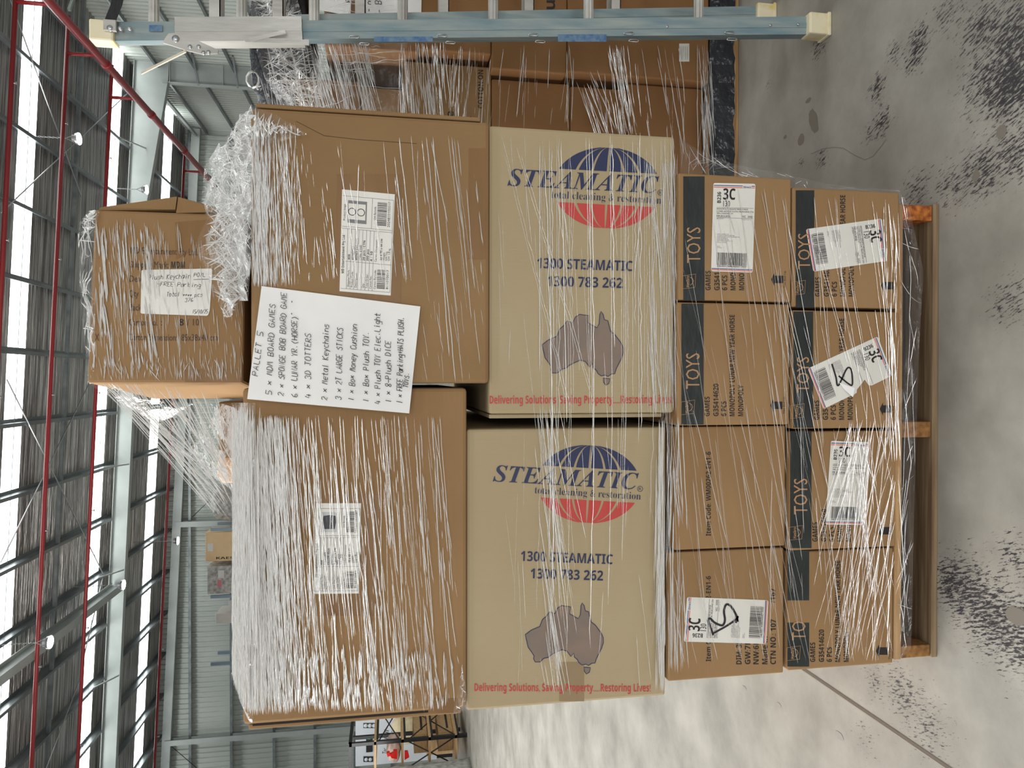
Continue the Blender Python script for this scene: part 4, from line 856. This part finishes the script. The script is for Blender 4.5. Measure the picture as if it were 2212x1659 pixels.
for ylist in ((1563, 1569, 1575, 1581), (1634, 1642)):
    x0 = 786 if len(ylist) > 2 else 786
    mb = MB(); rect(mb, 786 if len(ylist) < 3 else 786, 0, 0, 0, pl, M_BLK) if False else None
    if len(ylist) > 2:
        for k, x in enumerate((790, 799, 808)):
            c = pl(x, 1567, .0); mb.tube([c-Vector((0, .02, 0)), c+Vector((0, .0, 0))], .045, M_CAB, 12)
        rect(mb, 785, 1562, 812, 1573, pl, M_BLK, .012)
    else:
        for k, x in enumerate((791, 800)):
            c = pl(x, 1640, .0); mb.tube([c-Vector((0, .02, 0)), c+Vector((0, .0, 0))], .04, M_CAB, 12)
        rect(mb, 785, 1634, 806, 1646, pl, M_BLK, .012)
    mb.build('vent', t)
mb = MB(); a = pl(791, 1624, 0); c = pl(805, 1588, 0); pbox(mb, a.x, c.x, CY-.03, CY, min(a.z, c.z), max(a.z, c.z), M_BLK)
M_SCR = mat('green_display', lin(40, 150, 120), .3); M_SCR.node_tree.nodes['Principled BSDF'].inputs['Emission Color'].default_value = lin(50, 170, 130); M_SCR.node_tree.nodes['Principled BSDF'].inputs['Emission Strength'].default_value = .6
rect(mb, 793, 1589, 800, 1597, pl, M_SCR, .032); mb.build('control_panel', t)
# sack, red tool, boxes on the shelves
M_SACK = noisy('cream_sack', lin(236, 220, 186), lin(210, 192, 156), (3, 3, 3), .8, bump=.6, bscale=(9, 9, 9), bdist=.04)
def sack(c, rx, ry, rz_, mt, lab, nm='sack', cat='sack', seed=1, amp=.14, box=.3):
    t = thing(nm, lab, cat, (c.x, c.y, c.z-rz_)); lump(c, rx, ry, rz_, mt, nm+'_body', t, seed, amp, 4, box); return t
sack(P(884, 1570, 15.4), .32, .26, .36, M_SACK, 'cream fabric sack bulging behind the timber shelves')
c = P(884, 1570, 15.4); t = thing('timber_box', 'pale timber box beneath the cream sack behind the shelves', 'box', (c.x-.1, 15.5, 0)); mb = MB(); mb.box((c.x-.5, 15.1, 0), (c.x+.25, 15.9, c.z-.352), M_PLY, .01); mb.build('box_body', t)
sack(Vector((-6.98, 13.6, 1.22+.14)), .22, .28, .135, noisy('pinkish_cloth', lin(236, 214, 200), lin(226, 196, 184), (4, 4, 4), .8), 'pale pink and white cloth bundle on the shelf below the sack', 'cloth_bundle', 'cloth', 5)
t = thing('red_bracket', 'bright red plastic tool part hanging among the cloth on the shelves', 'tool', P(855, 1630, 13.2)); mb = MB()
for pts in ([(835, 1627), (841, 1625), (843, 1630), (850, 1626), (850, 1622), (858, 1622), (858, 1640), (846, 1638), (843, 1633), (837, 1635)], [(874, 1624), (881, 1624), (884, 1636), (874, 1642)]):
    A = [P(x, y, 13.205) for x, y in pts]; B_ = [p+Vector((0, .06, 0)) for p in A]; n = len(A); mb.add(A+B_, [tuple(range(n)), tuple(range(2*n-1, n-1, -1))]+[(k, k+n, (k+1) % n+n, (k+1) % n) for k in range(n)], mat('red_plastic', lin(235, 40, 34), .3))
mb.build('bracket_body', t)
for (z0, z1, lab) in ((.235, .52, 'pale timber drawer box on the lowest shelf of the black unit'), (.73, .98, 'pale timber drawer box on the second shelf of the black unit')):
    t = thing('drawer_box', lab, 'box', (-6.95, 14.1, z0)); mb = MB(); pbox(mb, -7.15, -6.78, 13.65, 14.55, z0, z1, M_PLY, .004); mb.build('box_body', t); mb = MB(); pbox(mb, -6.779, -6.775, 13.8, 14.4, z0+.08, z0+.12, M_BLK); mb.build('slot', t)
# wrapped goods at the frame edge
t = thing('wrapped_goods', 'grey film wrapped bundle cut by the frame edge in front of the shelves', 'bundle', (P(1015, 1632, 12.9).x-.65, 12.4, 0)); a = P(1015, 1632, 12.9).x
mb = MB(); n = 14; zt_ = 1.55; vs = []; fs = []
bm = bmesh.new(); bmesh.ops.create_cube(bm, size=1); bmesh.ops.subdivide_edges(bm, edges=bm.edges[:], cuts=10, use_grid_fill=True)
for v in bm.verts:
    v.co = Vector((a-.65+v.co.x*1.3-.06*(v.co.z+.5), 12.4+v.co.y*.9, (v.co.z+.5)*zt_)); v.co += Vector((1, 1, 1))*.03*noise.noise(v.co*4)*(1 if v.co.z > .02 else 0); v.co.z = max(v.co.z, 0)
mb.bm(bm, M_CLOUD, None, True); mb.build('wrapped_body', t)
# ------------------------------------------------------------------ pallet racking with goods by the back wall
M_RACK = mat('blue_grey_rack_steel', lin(140, 158, 172), .4, .3); RY = 25.6
t = thing('pallet_rack', 'blue grey pallet rack against the back wall, mostly hidden', 'rack', (P(500, 1290, RY).x, RY+.5, 0))
zsh = P(536, 1180, RY).z; uz = P(455, 1143, RY).z
uprights = [P(480, y, RY).x for y in (1143, 1288, 1433)]
for X in uprights:
    for Y in (RY, RY+1): mb = MB(); pbox(mb, X-.05, X+.05, Y-.04, Y+.04, 0, uz, M_RACK); mb.build('upright', t)
    mb = MB(); z = .3
    while z < uz-.9: mb.bar((X, RY, z), (X, RY+1, z+.8), .03, .03, M_RACK, (1, 0, 0)); z += .9
    mb.build('frame_brace', t)
for z in (zsh, zsh-2.4, zsh-4.6):
    for Y in (RY, RY+1): mb = MB(); pbox(mb, uprights[2], uprights[0], Y-.025, Y+.025, z-.14, z-.0, M_RACK); mb.build('beam', t)
M_CRATE = noisy('pale_crate_board', lin(240, 210, 165), lin(228, 192, 146), (1.5, 1.5, 1.5), .7)
def goods(x0, y0, y1, name, cat, mt, lab, dep=.9, prints=(), lbl=None):
    X0, X1 = P(x0+30, y1, RY).x, P(x0+30, y0, RY).x; z1 = P(x0, (y0+y1)/2, RY).z
    t = thing(name, lab, cat, ((X0+X1)/2, RY+.5, zsh)); mb = MB(); mb.box((X0, RY-.02, zsh+.002), (X1, RY-.02+dep, z1), mt, .02); pl = YP(RY-.02)
    for s, a, b, c in prints: ptext(mb, s, a, b, c, pl, M_INK, .02, lift=.004)
    mb.build('body', t)
    if lbl: mb = MB(); rect(mb, *lbl, pl, M_WHITE, .006); mb.build('paper_label', t)
    return t
goods(444, 1149, 1212, 'shipping_crate', 'crate', M_CRATE, 'pale plywood crate with black lettering up on the back rack', prints=[('KAESER', (467, 1208), (524, 1207), 5)], lbl=(448, 1174, 460, 1191))
goods(466, 1324, 1346, 'white_carton', 'carton', noisy('white_carton_board', lin(226, 222, 216), lin(214, 208, 200), (3, 3, 3), .7), 'white carton with pink print on the back rack', prints=[])
goods(494, 1295, 1317, 'white_carton', 'carton', mat('white_board', lin(222, 218, 214), .7), 'small white carton with a red edge on the back rack')
t = goods(448, 1222, 1282, 'wrapped_load', 'bundle', M_CLOUD, 'wrinkled plastic wrapped load with pink print on the back rack', lbl=(471, 1232, 484, 1249))
mb = MB(); rect(mb, 470, 1253, 478, 1268, YP(RY-.02), mat('pink_print', lin(226, 130, 140), .6), .008); mb.build('printing', t)
sack(P(492, 1083, RY+.4), .66, .5, .55, M_CLOUD, 'round film wrapped bale on the back rack right of the crate', 'film_bale', 'bundle', 9, .2, .2)
mb = MB(); pbox(mb, P(500, 1121, RY).x, P(500, 1043, RY).x, RY-.02, RY+.98, zsh-.14, zsh, M_RACK); 
o = bpy.data.objects['pallet_rack']; mb.build('beam', o)
# ------------------------------------------------------------------ goods on top of the near load
sm = thing('small_carton', 'crumpled open brown carton behind the cloudy film at the top left of the load', 'carton', P(500, 930, 2.15)); mb = MB()
Xl, Xr = P(500, 990, 2.1).x, P(500, 868, 2.1).x; za = BTOP+.002; mb.box((Xl, 2.1, za), (Xr, 2.5, P(471, 900, 2.1).z), M_BOX, .006); sm.location = ((Xl+Xr)/2, 2.3, za); mb.build('carton_body', sm)
c = P(486, 995, 2.2); t = thing('paper_roll', 'pale tan rounded carton end poking out beside the cloudy film', 'carton', (c.x, 2.2, ATOP)); mb = MB()
mb.box((c.x-.055, 2.1, BTOP+.002), (c.x+.025, 2.35, P(466, 995, 2.1).z), noisy('pale_tan_board', lin(214, 170, 126), lin(200, 156, 112), (4, 4, 4), .7), .02); mb.build('carton_body', t)
# ------------------------------------------------------------------ stretch film
def ridge(mb, pts, w_, mt, nrm=Vector((0, -1, 0)), h=None):
    n = len(pts)
    if n < 2: return
    vs = []; fs = []; h = h or w_*.3
    for i, p in enumerate(pts):
        t_ = (pts[min(i+1, n-1)]-pts[max(i-1, 0)]).normalized(); s = t_.cross(nrm).normalized(); k = 1.0 if 0 < i < n-1 else .15
        vs += [p-s*w_*.5*k, p+nrm*h*k, p+s*w_*.5*k]
    for i in range(n-1): fs += [(3*i, 3*i+1, 3*i+4, 3*i+3), (3*i+1, 3*i+2, 3*i+5, 3*i+4)]
    mb.add(vs, fs, mt, False)
MPX = 1.0/880
def folds(mb, pl, n, xf, ys, ye, slope, wob, lrange, wr, mts=(M_FOLD,), lift=.004, dash=0, rs=None, clip=None):
    """n film folds; xf() gives x at mid, each runs along image y with slope dx/dy"""
    R_ = rs or rnd
    for _ in range(n):
        x = xf(); L_ = R_.uniform(*lrange); y = R_.uniform(ys-L_*.3, ye-L_*.5); sl = slope + R_.gauss(0, wob); step = 9 if dash else 14
        k = max(3, int(L_/step)); pts = []; ph = R_.uniform(0, 99); mt = R_.choice(mts); wd = R_.uniform(*wr)*MPX; amp = R_.uniform(.2, .9)
        for i in range(k+1):
            yy = y+L_*i/k; xx = x+sl*(yy-y)+amp*math.sin(ph+i*.35)+amp*1.4*noise.noise(Vector((ph, i*.35, 0)))
            ok = ys <= yy <= ye and (clip is None or clip(xx, yy))
            if ok and not (dash and R_.random() < dash): pts.append(pl(xx, yy, lift+R_.uniform(0, .002)))
            else:
                ridge(mb, pts, wd, mt); pts = []
        ridge(mb, pts, wd, mt)
def sheet(mb, A, B, nu, nv, amp, mt, seed=0, fold=0, fmt=(M_FOLD,), fw=(1, 2.4)):
    """film spanned between two edge polylines given as (px,py,Y)"""
    def samp(Pl, t_):
        k = t_*(len(Pl)-1); i = min(int(k), len(Pl)-2); f = k-i
        return P(*Pl[i]).lerp(P(*Pl[i+1]), f)
    def pt(u, v):
        p = samp(A, u).lerp(samp(B, u), v); e = math.sin(math.pi*v)**.5 if 0 < v < 1 else 0
        return p + Vector((0, -1, .3))*amp*e*(noise.noise(p*22+Vector((seed, 0, 0)))+.6*noise.noise(p*55+Vector((0, seed, 0))))
    vs = [pt(i/nu, j/nv) for i in range(nu+1) for j in range(nv+1)]
    mb.add(vs, [(i*(nv+1)+j, i*(nv+1)+j+1, (i+1)*(nv+1)+j+1, (i+1)*(nv+1)+j) for i in range(nu) for j in range(nv)], mt, True)
    R_ = random.Random(seed+11)
    for _ in range(fold):
        u0 = R_.random(); u1 = min(1, max(0, u0+R_.gauss(0, .12))); v0, v1 = sorted((R_.uniform(0, .6), R_.uniform(.4, 1)))
        k = 8; ridge(mb, [pt(u0+(u1-u0)*i/k, v0+(v1-v0)*i/k)+Vector((0, -.002, 0)) for i in range(k+1)], R_.uniform(*fw)*MPX, R_.choice(fmt))
F2 = (M_FOLD, M_FOLD, M_FOLD2); FF = (M_FOLD2, M_FOLD2, M_FOLD)
wrap = thing('stretch_wrap', 'clear wrinkled stretch film wound round the main front load, cloudy at its top', 'plastic wrap', (0, 1.6, PAL_TOP))
R = rnd
# -- tight wrinkles over the two large cartons
mb = MB(); pA = YP(1.645); pB = YP(1.655); exn = lambda s: (lambda: 540+min(R.expovariate(1/s), 470))
bx = lambda: 528+min(R.expovariate(1/95), 465)
folds(mb, pA, 420, lambda: 543+abs(R.gauss(0, 45)), 262, 622, .03, .035, (40, 170), (.6, 1.7), F2, dash=.12, clip=lambda x, y: x < 1045)
folds(mb, pA, 90, lambda: R.uniform(600, 1040), 300, 830, .10, .05, (40, 260), (.5, 1.4), F2, dash=.1, clip=lambda x, y: x < 1045 and not (y > 612 and x < 912))
folds(mb, pA, 14, lambda: R.uniform(790, 1000), 290, 830, .11, .02, (200, 480), (.8, 1.8), F2, clip=lambda x, y: x < 1045 and not (y > 612 and x < 912))
mb.build('wrinkled_film', wrap)
mb = MB()
folds(mb, pB, 760, lambda: 526+abs(R.gauss(0, 62)), 872, 1545, .05, .035, (60, 330), (.6, 1.9), F2, dash=.06, clip=lambda x, y: x < 1000 and not (y < 896 and x < 890))
folds(mb, pB, 260, lambda: R.uniform(560, 960), 896, 1540, .085, .035, (60, 420), (.6, 1.7), F2, dash=.05, clip=lambda x, y: x < 992)
folds(mb, pB, 300, lambda: R.uniform(535, 980), 1400, 1536, .04, .05, (20, 110), (.8, 3.2), F2, dash=.2, clip=lambda x, y: x < 988)
folds(mb, pB, 26, lambda: R.uniform(630, 780), 1470, 1536, .03, .03, (30, 60), (3, 6), (M_FOLD,), clip=lambda x, y: x < 988)  # cluster of film highlights, put in as wide white folds
mb.build('wrinkled_film', wrap)
# -- restoration cartons: long straight lines
mb = MB(); pS = YP(1.66)
for x0, dl in ((1078, .25), (1106, .3), (1166, .0), (1171, .03), (1186, .01), (1203, .0), (1212, .02), (1228, .01), (1267, .012), (1273, .01), (1318, .008), (1341, .004), (1351, .002), (1367, .0), (1378, .004), (1392, .0), (1410, -.005), (1428, .0), (1436, .01), (1449, .02), (1458, 0)):
    for rep in range(2):
        y0 = 285+R.uniform(0, 60); y1 = R.uniform(700, 1500) if x0 > 1160 else R.uniform(700, 900); k = 26
        pts = [pS(x0+rep*R.uniform(3, 7)+dl*(y0+(y1-y0)*i/k-285)-.03*max(0, y0+(y1-y0)*i/k-900)+1.0*noise.noise(Vector((x0, i*.5, rep))), y0+(y1-y0)*i/k, .007) for i in range(k+1)]
        ridge(mb, pts, R.uniform(.8, 2.1)*MPX, R.choice((M_FOLD, M_FOLD2, M_FOLD2)))
folds(mb, pS, 60, lambda: R.uniform(1075, 1460), 290, 1500, .06, .06, (60, 300), (.5, 1.2), FF, clip=lambda x, y: x < 1463-max(0, y-900)*.06)
folds(mb, pS, 46, lambda: R.uniform(1160, 1200), 870, 1500, .13, .04, (100, 420), (.5, 1.3), F2, clip=lambda x, y: x < 1425)
folds(mb, pS, 70, lambda: R.uniform(1395, 1462), 340, 900, .03, .05, (60, 300), (.6, 1.7), F2, clip=lambda x, y: x < 1464)
folds(mb, pS, 60, lambda: R.uniform(1418, 1437), 900, 1500, -.01, .02, (80, 400), (.7, 2), F2, lift=.012, clip=lambda x, y: x < 1442)
mb.build('wrinkled_film', wrap)
# -- toy cartons
mb = MB(); pT = YP(1.638); okT = lambda x, y: 1450 < x < 1942-(y-410)*.012 and y > 385+(x-1470)*.06
folds(mb, pT, 75, lambda: R.uniform(1450, 1700), 385, 1440, .17, .06, (60, 420), (.5, 1.5), F2, clip=okT)
folds(mb, pT, 85, lambda: R.uniform(1650, 1900), 420, 1430, .12, .08, (60, 420), (.5, 1.5), F2, clip=okT)
folds(mb, pT, 90, lambda: R.uniform(1820, 1940), 900, 1430, -.17, .10, (60, 360), (.5, 1.6), F2, clip=okT)
folds(mb, pT, 50, lambda: R.uniform(1440, 1475), 900, 1455, .02, .05, (50, 300), (.7, 2), F2, clip=lambda x, y: x > 1438)
folds(mb, pT, 40, lambda: R.uniform(1905, 1942), 430, 1000, .02, .04, (50, 240), (.6, 1.6), F2, clip=lambda x, y: x < 1950)
mb.build('wrinkled_film', wrap)
# -- top carton
mb = MB()
okM = lambda x, y: 200 < x < 530 and y > 470 and y > 470+max(0, x-290)*.18-20*math.sin(x*.1)
folds(mb, pmd, 430, lambda: R.uniform(200, 520), 465, 824, .07, .05, (14, 120), (.4, 1.3), F2, dash=.25, clip=okM)
folds(mb, pmd, 60, lambda: R.uniform(205, 330), 480, 800, .09, .03, (40, 160), (1.2, 3.4), F2, dash=.1, clip=okM)
folds(mb, pmd, 150, lambda: R.uniform(195, 500), 770, 824, .12, .2, (10, 45), (.6, 1.8), F2, dash=.2)
mb.build('wrinkled_film', wrap)
# -- loose sheets
mb = MB()
sheet(mb, [(545, 226, 1.66), (478, 300, 1.72), (442, 362, 1.80), (430, 470, 1.74), (455, 560, 1.70), (492, 690, 1.66)], [(548, 236, 1.64), (545, 300, 1.64), (543, 380, 1.64), (541, 470, 1.64), (541, 580, 1.64), (525, 640, 1.645)], 60, 22, .03, M_FILM, 1, 520, F2, (.5, 1.4))
mb.build('film_sheet', wrap)
mb = MB()
sheet(mb, [(520, 250, 1.68), (505, 320, 1.70), (492, 420, 1.68), (500, 520, 1.67), (515, 650, 1.66)], [(556, 250, 1.635), (548, 330, 1.635), (546, 430, 1.635), (544, 530, 1.635), (536, 650, 1.635)], 60, 16, .025, M_FILM2, 5, 900, F2, (.5, 1.4))
sheet(mb, [(545, 228, 1.64), (600, 250, 1.63), (665, 290, 1.628)], [(548, 330, 1.63), (585, 310, 1.628), (660, 292, 1.628)], 16, 10, .006, M_FILM, 8, 50, F2)
mb.build('film_sheet', wrap)
mb = MB()   # tail hanging down by the top carton
sheet(mb, [(462, 440, 1.63), (425, 520, 1.62), (440, 590, 1.62), (465, 640, 1.62), (487, 688, 1.62)], [(525, 440, 1.63), (530, 520, 1.625), (528, 600, 1.625), (520, 650, 1.625), (500, 684, 1.62)], 30, 14, .012, M_FILM, 15, 110, F2)
mb.build('film_sheet', wrap)
mb = MB()   # web from the top carton down to the left
sheet(mb, [(188, 826, 1.69), (225, 852, 1.71), (290, 885, 1.75), (345, 920, 1.8), (400, 985, 1.78), (455, 1025, 1.74), (505, 1062, 1.68)], [(230, 824, 1.69), (300, 862, 1.72), (370, 868, 1.75), (430, 872, 1.75), (480, 872, 1.72), (505, 880, 1.68), (530, 900, 1.65)], 40, 24, .006, M_FILM, 21, 0)
# long tension lines
for _ in range(85):
    a = R.random(); x0 = 200+a*270; y0 = 832+a*38+R.uniform(-25, 10); b_ = .25+.75*a+R.gauss(0, .12); b_ = min(1, max(0, b_)); x1 = 440+b_*85; y1 = 1075-b_*30+R.uniform(-30, 60); k = 10
    if R.random() < .35: f = R.uniform(.4, .8); x1 = x0+(x1-x0)*f; y1 = y0+(y1-y0)*f
    ridge(mb, [P(x0+(x1-x0)*i/k+math.sin(i*.9)*.6, y0+(y1-y0)*i/k, 1.69+.02*math.sin(math.pi*i/k)) for i in range(k+1)], R.uniform(.7, 2.2)*MPX, R.choice(F2))
mb.build('film_sheet', wrap)
mb = MB()   # rim of film standing above the large cartons
sheet(mb, [(500, 870, 1.66), (501, 1050, 1.66), (503, 1200, 1.66), (506, 1300, 1.66), (508, 1370, 1.66), (498, 1390, 1.66), (510, 1430, 1.66), (498, 1458, 1.67), (512, 1500, 1.66), (540, 1564, 1.66)], [(552, 870, 1.64), (548, 1050, 1.645), (548, 1200, 1.645), (548, 1300, 1.645), (550, 1370, 1.645), (552, 1390, 1.645), (552, 1430, 1.645), (552, 1458, 1.645), (552, 1500, 1.645), (545, 1562, 1.655)], 120, 8, .014, M_FILM2, 31, 0)
folds(mb, YP(1.645), 330, lambda: 503+abs(R.gauss(14, 18)), 872, 1540, .005, .02, (60, 380), (.8, 2.4), F2, clip=lambda x, y: x > 501+max(0, y-1470)*.4)
mb.build('film_sheet', wrap)
mb = MB()   # film round the upper edge of the top carton, standing off
sheet(mb, [(192, 455, 1.70), (172, 480, 1.70), (168, 510, 1.70), (172, 620, 1.69), (178, 700, 1.69), (186, 780, 1.69), (184, 828, 1.69)], [(215, 456, 1.69), (210, 480, 1.69), (208, 510, 1.69), (206, 620, 1.69), (205, 700, 1.68), (205, 780, 1.68), (200, 828, 1.68)], 50, 8, .01, M_FILM, 41, 90, F2)
mb.build('film_sheet', wrap)
mb = MB()   # webs at the steps of the stack
sheet(mb, [(1468, 300, 1.66), (1520, 330, 1.68), (1575, 352, 1.70), (1640, 366, 1.68), (1716, 378, 1.655)], [(1470, 380, 1.65), (1520, 382, 1.65), (1575, 384, 1.65), (1640, 386, 1.65), (1714, 388, 1.65)], 20, 8, .004, M_FILM, 51, 26, FF, (.6, 1.2))
mb.build('film_sheet', wrap)
mb = MB()
sheet(mb, [(1716, 380, 1.655), (1780, 396, 1.66), (1850, 404, 1.66), (1944, 410, 1.66)], [(1718, 412, 1.655), (1780, 413, 1.656), (1850, 414, 1.656), (1943, 416, 1.656)], 12, 5, .003, M_FILM, 55, 10, FF, (.6, 1.2)); mb.build('film_sheet', wrap)
mb = MB()
sheet(mb, [(1942, 412, 1.65), (1944, 600, 1.65), (1942, 900, 1.65), (1936, 1150, 1.645), (1928, 1440, 1.645)], [(1962, 440, 1.645), (1995, 585, 1.64), (1985, 760, 1.64), (1975, 1100, 1.64), (1968, 1400, 1.645)], 40, 8, .005, M_FILM, 57, 34, FF, (.6, 1.5)); mb.build('film_sheet', wrap)
mb = MB(); sheet(mb, [(998, 1432, 1.665), (992, 1480, 1.665), (978, 1545, 1.66)], [(999, 1436, 1.67), (1006, 1485, 1.67), (1013, 1530, 1.668)], 10, 5, .002, M_FILM2, 61, 12, F2); mb.build('film_sheet', wrap)
# ------------------------------------------------------------------ film on the rear load
wrap2 = thing('stretch_wrap', 'clear stretch film in bright folds round the rear load behind the ladder', 'plastic wrap', (1.3, 2.7, .1))
mb = MB(); p2 = YP(2.72)
def in2(x, y): return y < 250+(x-560)*.045 if x < 1060 else y < 300
sheet(mb, [(530, -10, 2.72), (548, 60, 2.70), (556, 120, 2.68), (572, 170, 2.70), (600, 215, 2.76), (650, 262, 2.80)], [(640, -10, 2.70), (660, 60, 2.68), (680, 120, 2.68), (690, 170, 2.70), (700, 215, 2.74), (712, 262, 2.78)], 40, 18, .03, M_FILM2, 71, 240, F2, (1, 3)); mb.build('film_sheet', wrap2)
mb = MB()
sheet(mb, [(690, -10, 2.70), (690, 90, 2.69), (680, 160, 2.70), (680, 262, 2.76)], [(880, -10, 2.70), (880, 90, 2.70), (878, 160, 2.74), (880, 275, 2.77)], 30, 18, .02, M_FILM, 73, 40, F2, (.8, 2)); mb.build('film_sheet', wrap2)
mb = MB()
for n_, xa, xb, sl, lr, ys, ye in ((150, 670, 790, .22, (60, 170), 85, 262), (60, 560, 690, .25, (40, 160), 90, 255), (110, 860, 960, .08, (40, 170), 90, 275), (45, 960, 1060, -.05, (20, 120), 100, 280), (24, 1060, 1240, -.05, (40, 160), 95, 285), (20, 1240, 1290, .35, (60, 190), 150, 300), (46, 1305, 1345, .15, (40, 190), 95, 300), (30, 1345, 1480, .1, (40, 170), 95, 360), (30, 1505, 1535, .02, (100, 260), 95, 360)):
    folds(mb, p2, n_, (lambda a=xa, b=xb: R.uniform(a, b)), ys, ye, sl, .06, lr, (.8, 2.6), F2, dash=.03)
mb.build('wrinkled_film', wrap2)
mb = MB(); c = P(546, 172, 2.75); mb.tube([c+Vector((.03*math.cos(a/10*math.pi*2)-.0, 0, .022*math.sin(a/10*math.pi*2))) for a in range(11)], .004, M_FOLD, 6); mb.build('loop', wrap2)
